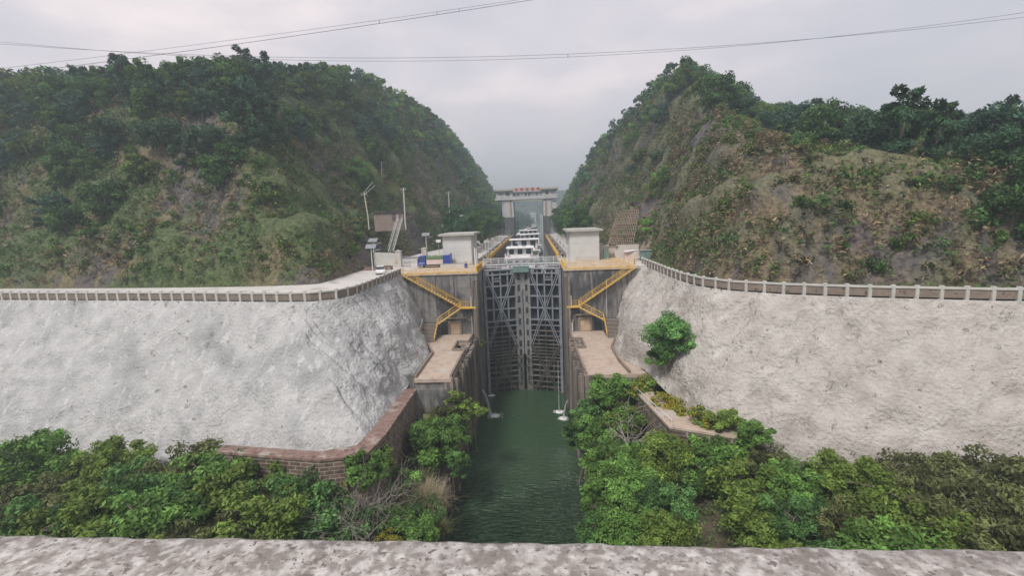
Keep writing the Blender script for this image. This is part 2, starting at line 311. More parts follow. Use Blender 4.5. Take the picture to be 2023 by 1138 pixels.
XL, XR = -10.9, 5.2
WY = 88.0            # downstream face of the lock head
ZD, ZP = 27.2, 15.4  # deck and work-platform levels
def fb(x, y, z, o=4): return mn.fractal(Vector((x, y, z)), 1.0, 2.0, o)
HAZE = 0.0011
# ------------------------------------------------------------------ setting: base ground, water
tag(MB().add([(-2600, -1600, -3), (2600, -1600, -3), (2600, 3200, -3), (-2600, 3200, -3)], [(0, 1, 2, 3)]).build('ground', M['earth']), kind='structure')
tag(MB().add([(XL - 2, -60, 0), (XR + 2, -60, 0), (XR + 2, 104, 0), (XL - 2, 104, 0)], [(0, 1, 2, 3)]).build('lower_water', M['water']), kind='structure')
ZU = 21.6
tag(MB().add([(XL - 1, 101, ZU), (XR + 1, 101, ZU), (XR + 1, 270, ZU), (XL - 1, 270, ZU)], [(0, 1, 2, 3)]).build('chamber_water', M['waterup']), kind='structure')
tag(MB().add([(-30, 270.02, ZU - .02), (420, 270.02, ZU - .02), (420, 1500, ZU - .02), (-330, 1500, ZU - .02), (-330, 900, ZU - .02), (-30, 420, ZU - .02)], [(0, 1, 2, 3, 4, 5)]).build('river_water', M['waterup']), kind='structure')
# yard sheets (concrete pavement) behind the lock heads
def sheet(name, pts, z, mat, th=.5):
    return tag(MB().prism([(p[0], p[1]) for p in pts], z - th, z).build(name, mat), kind='structure')
LBAL = [(-25.3, 88), (-25.3, 78), (-25.3, 70), (-25.5, 65.5), (-26.6, 62.4), (-29.5, 60.8), (-34, 61.2), (-43, 63.2), (-52, 65.3), (-69, 68.6), (-86, 72), (-130, 81), (-190, 92)]
RBAL = [(20.5, 93), (20.5, 84), (20.5, 76), (20.7, 69), (21.6, 63.5), (24, 59.2), (28.5, 55.8), (36, 52), (45, 48.6), (60, 44.6), (90, 38), (140, 29)]
def off(pl, d):
    o = []
    for i, p in enumerate(pl):
        a = pl[max(i - 1, 0)]; b = pl[min(i + 1, len(pl) - 1)]; t = Vector((b[0] - a[0], b[1] - a[1])).normalized()
        o.append((p[0] - t.y * d, p[1] + t.x * d))
    return o
def clampx(pl, xm, side):
    return pl
# left yard: strip beside the chamber plus the road that leaves to the left
sheet('left_yard', [(XL - 3, WY + 1.2), (XL - 3, 266), (-37, 266), (-37, WY + 1.2)], ZD, M['yard'])
sheet('right_yard', [(XR + 3, WY + 1.2), (XR + 3, 266), (26, 266), (26, WY + 1.2)], ZD, M['yard'])
outer = [(-36.5, WY + 1.2), (-36.8, 84), (-38.5, 79), (-43, 76.8), (-52, 77.5), (-69, 80), (-86, 83), (-130, 92), (-190, 103)]
sheet('left_road', [(-25.5, WY + 1.2)] + [(p[0] - .2, p[1] + .25) for p in LBAL] + outer[::-1], ZD - .004, M['yard'])
router = [(26, 93), (26, 76), (27, 69), (31, 63), (40, 58), (60, 51), (90, 45), (140, 36)]
sheet('right_verge', [(20.6, 93)] + [(p[0] + .3, p[1] + .2) for p in RBAL] + router[::-1], ZD - .02, M['ground'])

# ------------------------------------------------------------------ terrain
def sstep(a, b, x):
    t = np.clip((x - a) / (b - a), 0, 1); return t * t * (3 - 2 * t)
def smin(a, b, k): h = np.clip(.5 + .5 * (b - a) / k, 0, 1); return b * (1 - h) + a * h - k * h * (1 - h)
def left_xb(Y): return np.interp(Y, [0, 125, 170, 240, 300, 600], [-36.2, -36.2, -31, -21, -20, -24])
def left_yb(X): return np.interp(X, [-400, -190, -130, -86, -52, -43, -38, -30], [140, 104, 93, 84, 78.3, 77.3, 76, 60])
def left_h(X, Y):
    d = smin(left_xb(Y) - X, (Y - left_yb(X)), 6.0)
    prof = np.interp(d, [-20, 0, 1, 5.5, 10, 14, 40, 60], [0, 0, 2.2, 9.5, 11.5, 19, 66, 80])
    prof2 = np.interp(d, [-20, 0, 2, 30, 60], [0, 0, 3, 60, 90])
    k = sstep(125, 165, Y); prof = prof * (1 - k) + prof2 * k
    cap = np.interp(Y, [0, 80, 110, 150, 185, 260, 330, 450, 700], [30, 40, 40, 50, 60, 61, 58, 42, 22])
    return ZD + np.where(d > 0, smin(prof, cap + .02 * np.abs(X), 9.0), d * 0), d
def right_xb(Y): return np.interp(Y, [0, 60, 130, 170, 240, 300, 700], [26, 23.5, 23.5, 21, 15, 14, 22])
def right_yb(X): return np.interp(X, [20, 24, 31, 40, 60, 90, 140, 400], [0, 62, 60, 57, 51, 45, 36, 0])
def right_h(X, Y):
    d = smin(X - right_xb(Y), (Y - right_yb(X)), 6.0)
    prof = np.interp(d, [-20, 0, 1, 6, 8, 30, 60], [0, 0, 2.2, 12, 13.5, 66, 110])
    a = np.clip(X / np.maximum(Y, 1), 0, 1.2)
    kk = np.interp(a, [.2, .3, .45, .65, .95], [.30, .285, .20, .17, .15])
    cap = np.minimum(4 + kk * Y, np.interp(Y, [0, 150, 200, 260, 330, 450, 700], [60, 52, 50, 42, 30, 18, 10]))
    return ZD + np.where(d > 0, smin(prof, cap, 6.0), d * 0), d
def fbv(X, Y, Z, s, o=4):
    return np.array([mn.fractal(Vector((x * s, y * s, z * s)), 1.0, 2.0, o) for x, y, z in zip(X.ravel(), Y.ravel(), Z.ravel())]).reshape(X.shape)
C_ROCK = np.array([.11, .098, .10]); C_ROCK2 = np.array([.19, .155, .125]); C_DRY = np.array([.17, .145, .085]); C_GRN = np.array([.075, .105, .042]); C_DKG = np.array([.04, .07, .035]); C_PINK = np.array([.30, .20, .18]); C_BARE = np.array([.36, .29, .22])
def hill(name, hf, xs, ys, side):
    X, Y = np.meshgrid(xs, ys); Z, d = hf(X, Y)
    n1 = fbv(X, Y, Z, .05); n2 = fbv(X + 50, Y, Z, .16); n3 = fbv(X, Y + 90, Z, .45, 3)
    amp = sstep(.3, 5, d); strat = np.abs(((Z + n1 * 5) / 6.5) % 1 - .5) * 2
    Zd = Z + amp * (n1 * 2.2 + n2 * 1.6 - np.abs(n3) * 1.1)
    Xd = X + side * amp * (n2 * 1.6 + n3 * 1.3 + (strat - .5) * 1.3); Yd = Y + amp * n3 * .6
    gz, gx = np.gradient(Z, ys, xs); steep = np.sqrt(gz ** 2 + gx ** 2)
    g = n1 * 1.2 + n2 * .8
    col = (C_DRY if side > 0 else np.array([.185, .145, .095]))[None, None] * np.ones(X.shape + (1,))
    def mix(c, m): 
        nonlocal col; m = np.clip(m, 0, 1)[..., None]; col = col * (1 - m) + c * m
    mix(C_ROCK2, sstep(.0, .4, n2 + n3 * .6)); mix(C_ROCK, sstep(.1, .4, -n1 * .8 + n3 * .8 + (steep > 2) * .12))
    mix(C_GRN, sstep(-.35, .25, g) * (.9 if side > 0 else .5)); mix(C_DKG, sstep(33, 48, Z - ZD) * .8); mix(C_DKG, sstep(225, 280, Y) * .8)
    for (cx, cy, cz, r, c) in PATCH[name]:
        dd = np.sqrt((Xd - cx) ** 2 + (Yd - cy) ** 2 + (Zd - cz) ** 2) + n3 * r * .8; mix(c, sstep(r, r * .5, dd))
    ny, nx = X.shape; idx = np.arange(nx * ny).reshape(ny, nx)
    Q = np.stack([idx[:-1, :-1], idx[:-1, 1:], idx[1:, 1:], idx[1:, :-1]], -1)
    dm = np.maximum.reduce([d[:-1, :-1], d[:-1, 1:], d[1:, 1:], d[1:, :-1]]); Q = Q[dm > -.0]
    Zs = np.where(d <= 0, ZD - 1.2, Zd)
    V = np.stack([Xd, Yd, Zs], -1).reshape(-1, 3); used = np.unique(Q); rm = np.full(len(V), -1); rm[used] = np.arange(len(used))
    o = np_mesh(name, V[used], rm[Q.reshape(-1, 4)], col.reshape(-1, 3)[used], M['terrain'], smooth=True)
    return tag(o, kind='structure')
def march(hf, px, py, t0=60, t1=700):
    d = ray(px, py); d = d / d[1]; t = np.arange(t0, t1, .5)
    p = d[None] * t[:, None] + np.array([0, 0, H]); z, dd = hf(p[:, 0], p[:, 1])
    k = np.nonzero((dd > 0) & (p[:, 2] < z))[0]
    return p[k[0]] if len(k) else p[-1]
def pat(hf, px, py, r, c): p = march(hf, px, py); return (p[0], p[1], p[2], r, c)
C_LIME = np.array([.16, .18, .055]); C_DKR = np.array([.075, .065, .075])
PATCH = {'left_hill': [pat(left_h, *q) for q in [(760, 345, 9, C_LIME), (800, 380, 9, C_LIME), (715, 360, 8, C_GRN), (740, 300, 9, C_ROCK), (840, 400, 12, C_ROCK2), (880, 350, 10, C_DKR), (720, 445, 6, C_GRN), (740, 480, 6, C_DKR), (830, 460, 8, C_DKR)]],
         'right_hill': [pat(right_h, *q) for q in [(1300, 240, 10, C_DKR), (1275, 300, 8, C_DKR), (1320, 200, 8, C_ROCK), (1212, 445, 3.5, C_PINK), (1208, 470, 3.0, C_PINK), (1205, 425, 3, C_PINK), (1280, 350, 1.8, C_BARE), (1272, 365, 1.8, C_BARE), (1262, 380, 1.8, C_BARE), (1252, 395, 1.8, C_BARE), (1243, 408, 1.8, C_BARE), (1230, 418, 2, C_BARE), (1270, 490, 3.6, C_BARE), (1255, 500, 3, C_BARE), (1285, 480, 2.5, C_BARE), (1260, 255, 6, C_DRY), (1180, 400, 8, C_ROCK2), (1160, 420, 7, C_DRY), (1220, 350, 9, C_DRY), (1320, 450, 4, C_DKR)]]}
hill('left_hill', left_h, np.arange(-270, -17, 1.15), np.arange(60, 560, 1.5), 1)
hill('right_hill', right_h, np.arange(12.5, 260, 1.15), np.arange(20, 560, 1.5), -1)
# far hills across the river
def far_hill(name, x0, x1, y0, y1, fn):
    xs = np.linspace(x0, x1, 90); ys = np.linspace(y0, y1, 50); X, Y = np.meshgrid(xs, ys); Z = fn(X, Y) + fbv(X, Y, X * 0, .012) * 6
    fade = np.minimum(sstep(0, 60, Y - y0), 1); Z = ZU - 3 + (Z - ZU + 3) * fade
    idx = np.arange(X.size).reshape(X.shape); Q = np.stack([idx[:-1, :-1], idx[:-1, 1:], idx[1:, 1:], idx[1:, :-1]], -1).reshape(-1, 4)
    V = np.stack([X, Y, Z], -1).reshape(-1, 3); col = np.ones((len(V), 3)) * C_DKG * 1.1
    return tag(np_mesh(name, V, Q, col, M['terrain'], True), kind='structure'), fn
far_hill('far_hills', -900, 1300, 1000, 1700, lambda X, Y: 62 + 18 * np.sin(X * .011 + 1) + .03 * (Y - 1000))
def spur(X, Y): return 24 + 16 * sstep(0, 40, Y - 430) * sstep(8, -45, X) + 6 * sstep(-40, -120, X)
far_hill('river_bank', -330, -2, 345, 1000, lambda X, Y: np.where(X < np.interp(Y, [345, 450, 700, 1000], [-16, -12, -4, 0]), 25 + 13 * sstep(-10, -70, X), 16))
# ------------------------------------------------------------------ lock: concrete heads, chamber walls, guide walls
def solid(name, label, cat, mat, group=None): pass
def wall(name, label, mb, mat, cat='wall', group=None):
    return tag(mb.build(name, mat), label, cat, group)
for s, nm in ((-1, 'left'), (1, 'right')):
    xi = XL if s < 0 else XR; xo = -31.0 if s < 0 else 24.0
    t = thing('lock_bastion', ((xi + xo) / 2, WY, 0), 'tall streaked concrete lock head on the %s of the gate, under the yellow stairs' % nm, 'lock head', 'lock heads')
    MB().box(xi, xo, WY, 96.2, -2, ZD - .35).build('wall', M['face'], t)
    MB().box(xi + s * .9, xo, 96.2, 98.2, -2, ZD - .36).build('recess_wall', M['darkcon'], t)
    MB().box(xi, xo, 98.2, 112, -2, ZD - .35).build('rear_wall', M['face'], t)
    # ochre coping slab proud of the face
    MB().box(xi - s * .12, xi + s * (13.9 if s < 0 else 13.2), WY - .25, 112, ZD - .349, ZD + .004).build('coping', M['deckrust'], t)
    # buttress ribs and conduits on the face
    for px0, px1 in (((-13.0, -12.2), (-16.0, -15.4), (-19.9, -18.8)) if s < 0 else ((7.0, 7.9), (10.9, 11.3))):
        MB().box(px0, px1, WY - .18, WY, ZP if px0 < -19 else ZP + 3.4, ZD - .6).build('rib', M['darkcon'] if s > 0 else M['face'], t)
    MB().tube([(XL - 1.4 if s < 0 else 12.9, WY - .1, ZP), (XL - 1.4 if s < 0 else 12.9, WY - .1, 20.5 if s < 0 else 25)], .045, 5).build('drain_pipe', M['whitepaint'], t)
    # chamber wall with yellow curb
    t = thing('chamber_wall', (xi, 112, 0), 'long grey chamber wall on the %s of the boats, topped by a yellow curb' % nm, 'wall', 'chamber walls')
    MB().box(xi, xi + s * 3.2, 112, 262, -2, ZD - .002).build('wall', M['pier'], t)
    m = MB(); m.box(xi + s * .02, xi + s * .3, 113, 226, ZD, ZD + .95)
    m.build('yellow_curb', M['yellow'], t)
    m = MB()
    for y in np.arange(114, 226, 1.6): m.box(xi - s * .03, xi + s * .018, y, y + .25, ZD + .1, ZD + .9)
    m.build('curb_rib', M['yellow'], t)
    m = MB(); m.box(xi + s * .0, xi + s * .7, 226, 262, ZD + .004, ZD + .6); m.build('far_curb', M['pier'], t)
    for y in np.arange(117, 260, 14): MB().box(xi - s * .06, xi + s * .1, y, y + .35, 18, ZD - .05).build('ladder_slot', M['darkcon'], t)
    # guide wall downstream with vertical ribs
    t = thing('guide_wall', (xi + s * 1.0, WY, 0), 'ribbed brown guide wall on the %s of the lower water' % nm, 'wall', 'ribbed guide walls')
    xb = xi + s * .95
    MB().box(xb, xi + s * 2.2, 62.7, WY - .01, -2, ZP - .02).build('wall', M['pier'], t)
    MB().box(xb + s * .0, xi + s * 2.0, -30, 62.6, -2, 5.6).build('low_wall', M['pier'], t)
    rng = random.Random(5 + s); y = WY - 1.4
    MB().box(xi, xb, WY - 1.2, WY - .012, -2, ZD - 1.4 if s < 0 else ZD - 1.4).build('corner_pier', M['pier'], t)
    while y > 63.5:
        wd = rng.choice((.3, .42, .55)); dp = rng.choice((.35, .6, .8)); top = ZP - rng.choice((.3, .4, 1.0, .3))
        MB().box(xb - s * dp, xb, y - wd, y, -2, top).build('rib', M['pier'], t, bevel=.03); y -= wd + rng.choice((.25, .35, .6))
    for y in (60.5, 57.2, 54.8, 52.0, 49.8, 46.0, 42):
        MB().box(xb - s * .5, xb, y - .45, y, -2, 5.45).build('rib', M['pier'], t, bevel=.03)
    MB().box(xb - s * .25, xb + s * .6, -30, 62.65, 5.601, 5.8).build('coping', M['pier'], t)

# work platforms
def platform(side):
    s = -1 if side == 'left' else 1
    if s < 0:
        poly = [(-12.0, WY), (-12.0, 81.5), (-12.2, 81.3), (-14.2, 81.3), (-14.0, 76.6), (-12.1, 76.6), (-12.1, 62.7), (-17.2, 62.7), (-17.2, 64.2), (-17.3, 75), (-19, 80), (-21.8, 83), (-23, WY)]
    else:
        poly = [(6.1, WY), (6.1, 81.6), (7.6, 81.4), (7.6, 76.4), (6.2, 76.4), (6.2, 63), (14.6, 63), (12.2, 76), (13.9, 82), (17, WY)]
    t = thing('work_platform', (poly[0][0], 75, 0), 'sandy concrete platform below the %s lock head, with a sunken pit at its water side' % side, 'platform', 'work platforms')
    m = MB(); m.prism([(p[0], p[1] - .02) for p in poly], ZP - .5, ZP); m.build('floor', M['floor'], t)
    if s < 0:
        MB().box(-17.15, -12.05, 62.95, 64.4, 3, ZP - .5).build('front_wall', M['face'], t); MB().box(-17.2, -12.0, 62.66, 62.95, 3, ZP - 1.5).build('front_ledge', M['face'], t)
        MB().box(-22.4, -17.2, 63.6, 64.5, 8, ZP + .35).build('wing_wall', M['face'], t)
        MB().box(-14.3, -12.1, 76.5, 81.4, ZP - 2.5, ZP - 1.3).build('pit_floor', M['darkcon'], t)
    else:
        MB().box(6.15, 14.6, 62.95, 64.4, 3, ZP - .5).build('front_wall', M['face'], t); MB().box(6.2, 14.5, 62.66, 62.95, 3, ZP - 1.5).build('front_ledge', M['face'], t)
        MB().box(14.5, 17.5, 63.6, 64.5, 8, ZP - .1).build('wing_wall', M['face'], t)
        MB().box(6.1, 7.7, 76.3, 81.5, ZP - 2.5, ZP - 1.3).build('pit_floor', M['darkcon'], t)
    kl = ([[(-12.1, 87.6), (-12.2, 81.5), (-14.2, 81.5), (-14.1, 76.5), (-12.15, 76.5), (-12.15, 63)], [(-17.1, 63.1), (-17.2, 75), (-19, 79.8)]] if s < 0
          else [[(6.0, 87.6), (6.0, 81.6), (7.6, 81.6), (7.65, 76.2), (6.1, 76.2), (6.4, 63)], [(13.6, 82.2), (11.9, 76), (11.8, 69), (12.3, 63.2)]])
    for k, pl in enumerate(kl):
        m = MB()
        for a, b in zip(pl[:-1], pl[1:]):
            m.beam((*a, ZP + .2), (*b, ZP + .2), .28, .5)
        m.build('kerb', M['kerb'], t)
    # the pit's outer sill and struts
    if s < 0: MB().box(-12.3, -11.2, 76.2, 81.8, ZP - 1.0, ZP - .55).build('pit_sill', M['kerb'], t)
    else: MB().box(5.4, 6.5, 76.0, 82.0, ZP - 1.0, ZP - .55).build('pit_sill', M['kerb'], t)
    return t
platform('left'); platform('right')

# doors at platform level
def door(x0, x1, label, s):
    t = thing('steel_door', ((x0 + x1) / 2, WY, ZP), label, 'door', 'platform doors')
    z1 = ZP + 2.35
    m = MB(); m.box(x0 - .35, x0, WY - .35, WY - .002, ZP + .003, z1 + .3); m.box(x1, x1 + .35, WY - .35, WY - .002, ZP + .003, z1 + .3); m.box(x0 - .35, x1 + .35, WY - .352, WY - .002, z1, z1 + .31); m.build('frame', M['kerb'], t)
    for a, b in ((x0, (x0 + x1) / 2 - .015), ((x0 + x1) / 2 + .015, x1)):
        l = MB().box(a, b, WY - .12, WY - .004, ZP + .08, z1).build('door_leaf', M['door'], t)
        m = MB()
        for zz in (ZP + .25, ZP + 1.25):
            m.box(a + .12, b - .12, WY - .15, WY - .121, zz, zz + .06); m.box(a + .12, b - .12, WY - .15, WY - .121, zz + .8, zz + .86)
            m.box(a + .12, a + .18, WY - .149, WY - .121, zz, zz + .86); m.box(b - .18, b - .12, WY - .149, WY - .121, zz, zz + .86)
        o = m.build('panel_moulding', M['tread'], l); 
    MB().box(x0 - .8, x1 + 1.4, WY - .6, WY - .003, z1 + .75, z1 + .95).build('canopy', M['kerb'], t)
    return t
door(-16.45, -14.65, 'brown double door at the back of the left platform', -1)
door(7.9, 9.8, 'brown double door at the back of the right platform', 1)
# dark opening beside each door + notices
t = thing('plant_niche', (-17.5, WY, ZP), 'dark recess between the left door and the concrete steps', 'recess')
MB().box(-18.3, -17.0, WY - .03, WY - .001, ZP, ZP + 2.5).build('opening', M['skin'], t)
t = thing('plant_niche', (11, WY, ZP), 'dark recess between the right door and the concrete steps', 'recess')
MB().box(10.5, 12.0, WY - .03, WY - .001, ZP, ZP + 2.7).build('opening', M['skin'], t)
t = thing('wall_cabinet', (6.0, WY - .5, ZP), 'pale cabinet standing at the water end of the right platform', 'cabinet')
MB().box(5.5, 6.6, WY - .6, WY - .02, ZP, ZP + 1.9).build('body', M['whitepaint'], t, bevel=.02); MB().box(5.4, 6.75, WY - .7, WY - .015, ZP + 1.901, ZP + 2.3).build('lid', M['kerb'], t)
t = thing('notice_board', (6.3, WY - .05, 18.6), 'small red notice under the right stair landing', 'sign')
MB().box(5.95, 6.45, WY - .22, WY - .19, 18.4, 19.3).build('board', M['red'], t)
MB().box(6.1, 6.3, WY - .235, WY - .221, 18.9, 19.15).build('mark', M['whitepaint'], t)

# concrete steps up to the ledge
def conc_steps(x0, x1, label, s):
    t = thing('concrete_steps', ((x0 + x1) / 2, 84, ZP), label, 'steps', 'concrete steps')
    n = 14; m = MB(); y0, y1 = 82.4, 86.6; z1 = 17.9
    for i in range(n):
        m.box(x0, x1, y0 + (y1 - y0) * i / n, WY - .005 if i == n - 1 else y0 + (y1 - y0) * (i + 1) / n, ZP - .1, ZP + (z1 - ZP) * (i + 1) / n)
    m.build('flight', M['darkcon'], t)
    m = MB()
    for i in range(n): m.box(x0 + .01, x1 - .01, y0 + (y1 - y0) * i / n - .05, y0 + (y1 - y0) * i / n + .16, ZP + (z1 - ZP) * (i + 1) / n + .001, ZP + (z1 - ZP) * (i + 1) / n + .03)
    m.build('nosing', M['floor'], t)
    xo = x0 - .13 if s < 0 else x1 + .13
    m = MB(); m.beam((xo, y0 - .2, ZP + .6), (xo, y1, z1 + .6), .2, .9); m.build('side_wall', M['floor'], t)
    xi = x1 + .06 if s < 0 else x0 - .06
    m = MB(); m.beam((xi, y0, ZP + 1.0), (xi, y1, z1 + 1.0), .07, .07); m.beam((xi, y0, ZP + .5), (xi, y1, z1 + .5), .05, .05)
    for f in np.linspace(0, 1, 6): m.beam((xi, y0 + (y1 - y0) * f, ZP - .0 + (z1 - ZP) * f), (xi, y0 + (y1 - y0) * f, ZP + 1 + (z1 - ZP) * f), .06, .06)
    m.build('handrail', M['yellow'], t)
    return t
conc_steps(-21.2, -18.5, 'flight of concrete steps beside the left shotcrete slope', -1)
conc_steps(12.2, 14.8, 'flight of concrete steps beside the right shotcrete slope', 1)

# yellow steel staircases on the faces
def flight(t, p, q, y, name):
    # p top, q bottom as (x,z); stair width in y from y-1.0 to y
    g = MB()
    for yy in (y - 1.02, y - .04): g.beam((p[0], yy, p[1] - .12), (q[0], yy, q[1] - .12), .06, .16)
    g.build('stringer', M['yellow'], t)
    n = int(abs(p[1] - q[1]) / .30); m = MB()
    for i in range(n):
        f = (i + .5) / n; x = p[0] + (q[0] - p[0]) * f; z = p[1] + (q[1] - p[1]) * f
        m.box(x - .16, x + .16, y - .99, y - .07, z - .05, z + .03)
    m.build('treads', M['tread'], t)
    r = MB()
    for yy in (y - 1.02, y - .04):
        r.beam((p[0], yy, p[1] + 1.0), (q[0], yy, q[1] + 1.0), .06, .06); r.beam((p[0], yy, p[1] + .5), (q[0], yy, q[1] + .5), .03, .03)
        k = max(3, int(abs(p[0] - q[0]) / 2.0))
        for f in np.linspace(0, 1, k): x = p[0] + (q[0] - p[0]) * f; z = p[1] + (q[1] - p[1]) * f; r.beam((x, yy, z), (x, yy, z + 1), .055, .055)
    r.build('handrail', M['yellow'], t)
def rail_run(pts, h, sp, w=.05, mids=(.5,)):
    r = MB()
    for a, b in zip(pts[:-1], pts[1:]):
        a = Vector(a); b = Vector(b); r.beam(a + Vector((0, 0, h)), b + Vector((0, 0, h)), w, w)
        for mh in mids: r.beam(a + Vector((0, 0, h * mh)), b + Vector((0, 0, h * mh)), w * .8, w * .8)
        k = max(1, int((b - a).length / sp))
        for i in range(k + 1): p = a.lerp(b, i / k); r.beam(p, p + Vector((0, 0, h)), w, w)
    return r
def staircase(s, top, land_a, land_b, foot, label):
    t = thing('steel_staircase', (land_a[0], WY, ZP), label, 'staircase', 'yellow zigzag staircases')
    flight(t, top, land_a, WY - .12, 'upper'); 
    MB().box(land_a[0], land_b[0], WY - 1.15, WY - .02, land_a[1] - .16, land_a[1]).build('landing', M['tread'], t)
    MB().box(min(land_a[0], land_b[0]) , max(land_a[0], land_b[0]), WY - 1.22, WY - 1.151, land_a[1] - .3, land_a[1] + .05).build('landing_edge', M['yellow'], t)
    rail_run([(land_a[0], WY - 1.15, land_a[1]), (land_b[0], WY - 1.15, land_a[1]), (land_b[0], WY - .1, land_a[1])], 1.05, .45).build('landing_rail', M['yellow'], t)
    flight(t, (land_a[0] , land_a[1]), foot, WY - 1.2 + .02, 'lower')
    MB().tube([(land_b[0] + (-1 if s > 0 else 1) * -.8, WY - 1.2, land_a[1] - .1), (land_b[0] + (-1 if s > 0 else 1) * -.8, WY - 1.2, land_a[1] + 2.0)], .07, 6).build('white_post', M['whitepaint'], t)
staircase(-1, (-24.6, ZD), (-14.1, 20.8), (-11.3, 20.8), (-18.4, 18.0), 'yellow steel zigzag staircase on the left lock head')
staircase(1, (17.9, ZD), (7.7, 20.4), (5.5, 20.4), (12.1, 17.95), 'yellow steel zigzag staircase on the right lock head')

# ------------------------------------------------------------------ the mitre gate
YG0, YG1 = 97.1, 99.6; XM = (XL + XR) / 2; ZT = 26.3
ang = math.atan2(YG1 - YG0, XM - XL); LW = math.hypot(YG1 - YG0, XM - XL) - .22
HZ = [25.4, 23.0, 20.6, 18.1, 15.6, 14.4, 13.2, 12.1, 11.2, 10.35, 9.6, 8.9, 8.2, 7.5, 6.8, 5.7, 4.5, 3.3, 2.1, .95]
def gate_leaf(s):
    nm = 'left' if s < 0 else 'right'
    t = thing('lock_gate_leaf', (XL if s < 0 else XR, YG0, 0), '%s leaf of the tall steel mitre gate, with crossed braces' % nm, 'gate leaf', 'mitre gate leaves')
    t.rotation_euler.z = ang if s < 0 else -ang
    k = 1 if s < 0 else -1       # local +x runs from hinge to seam
    X = lambda a: a * k
    def b(name, x0, x1, y0, y1, z0, z1, mat, bev=0): return LB().box(X(x0), X(x1), y0, y1, z0, z1).build(name, mat, t, bevel=bev)
    mp0 = LW - 1.5
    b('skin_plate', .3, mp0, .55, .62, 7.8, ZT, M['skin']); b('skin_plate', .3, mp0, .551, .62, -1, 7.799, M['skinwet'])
    b('hinge_post', 0, .55, -.5, .7, -1, ZT - .2, M['steel'])
    # secondary stiffeners on the skin
    m = LB()
    for xx in np.arange(.9, mp0, .62): m.box(X(xx), X(xx + .06), .40, .549, 0, ZT)
    for zz in np.arange(.5, ZT, .8): m.box(X(.5), X(mp0), .43, .547, zz, zz + .05)
    m.build('stiffener_grid', M['skin'], t)
    for z in HZ:
        mat = M['steel'] if z > 14 else M['steelwet'] if z > 3 else M['steeldk']; thick = .34 if z > 15 else .17
        g = LB(); g.box(X(.5), X(mp0), -.45, -.38, z - thick / 2, z + thick / 2); g.box(X(.5), X(mp0), -.379, .5, z - .03, z + .03)
        g.build('girder', mat, t)
    for f in (.2, .42, .63):
        xx = .5 + (mp0 - .5) * f * 1.18
        g = LB(); g.box(X(xx - .16), X(xx + .16), -.40, -.34, 15.6, ZT - .4); g.box(X(xx - .03), X(xx + .03), -.339, .5, 15.6, ZT - .4); g.build('upright', M['steel'], t)
        g = LB(); g.box(X(xx - .10), X(xx + .10), -.30, -.24, -.5, 15.59); g.box(X(xx - .03), X(xx + .03), -.279, .5, -.5, 15.59); g.build('upright', M['steeldk'], t)
    # crossed double braces, two panels
    def brace(a, bb, mat):
        d = Vector((bb[0] - a[0], 0, bb[1] - a[1])).normalized(); nn = Vector((-d.z, 0, d.x)) * .2
        for sg in (-1, 1):
            pa = Vector((a[0], 0, a[1])) + nn * sg; pb = Vector((bb[0], 0, bb[1])) + nn * sg
            LB().beam((X(pa.x), -.55 - .02 * sg, pa.z), (X(pb.x), -.55 - .02 * sg, pb.z), .19, .14, up=(0, 1, 0)).build('brace', mat, t)
    zz = (ZT - .6, 10.2, -.6)
    brace((.5, zz[0]), (mp0 - .1, zz[1]), M['steel']); brace((mp0 - .1, zz[0]), (.5, zz[1]), M['steel'])
    brace((.5, zz[1]), (mp0 - .1, zz[2]), M['steeldk']); brace((mp0 - .1, zz[1]), (.5, zz[2]), M['steeldk'])
    LB().box(X(mp0 - 1.0), X(mp0 + .1), -.62, -.5, ZT - 1.1, ZT - .1).build('gusset', M['steel'], t); LB().box(X(.3), X(1.2), -.62, -.5, ZT - 1.1, ZT - .1).build('gusset', M['steel'], t)
    # mitre post with a column of lightening holes
    for zlo, zhi, mt in ((7.9, ZT, M['post']), (-1, 7.899, M['postwet'])):
        b('mitre_post', mp0, LW if zlo > 0 else LW - .22, -.3, .7, zlo, zhi, mt)
        m = LB(); m.box(X(mp0), X(mp0 + .42), -.42, -.301, zlo, zhi); m.box(X(LW - (.42 if zlo > 0 else .5)), X(LW if zlo > 0 else LW - .22), -.42, -.301, zlo, zhi); m.build('post_flange', mt, t)
    z = ZT - 1.6
    while z > 1.2:
        cx = mp0 + .78
        pts = [(cx + .3 * math.cos(u), z + (.55 if math.sin(u) > 0 else -.55) * .8 + .3 * math.sin(u)) for u in np.linspace(0, 2 * math.pi, 17)[:-1]]
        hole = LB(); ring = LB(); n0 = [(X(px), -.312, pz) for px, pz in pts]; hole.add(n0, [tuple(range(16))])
        for i in range(16):
            a = pts[i]; bb = pts[(i + 1) % 16]; ring.beam((X(a[0]), -.33, a[1]), (X(bb[0]), -.33, bb[1]), .06, .05, up=(0, 1, 0))
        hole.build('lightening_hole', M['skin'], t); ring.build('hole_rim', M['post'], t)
        z -= 2.4 if z > 12 else 1.9
    b('seam_seal', LW - .21, LW + .19, .35, .6, -1, ZT, M['dark'])
    b('top_beam', .1, LW, -.5, .7, ZT - .2, ZT - .0, M['steel'])
    # little inspection platform on the leaf
    m = LB(); m.box(X(2.0), X(3.4), -.5, .4, 23.9, 23.98); 
    for xx in np.arange(2.0, 3.41, .2): m.box(X(xx), X(xx + .05), -.5, -.46, 23.98, 24.7)
    m.box(X(2.0), X(3.45), -.5, -.46, 24.7, 24.76); m.build('inspection_cradle', M['grey'], t)
    # leaves' walkway and railing
    LB().box(X(.2), X(LW), -.6, .9, ZT + .02, ZT + .12).build('walkway', M['grey'], t)
    r = LB(); 
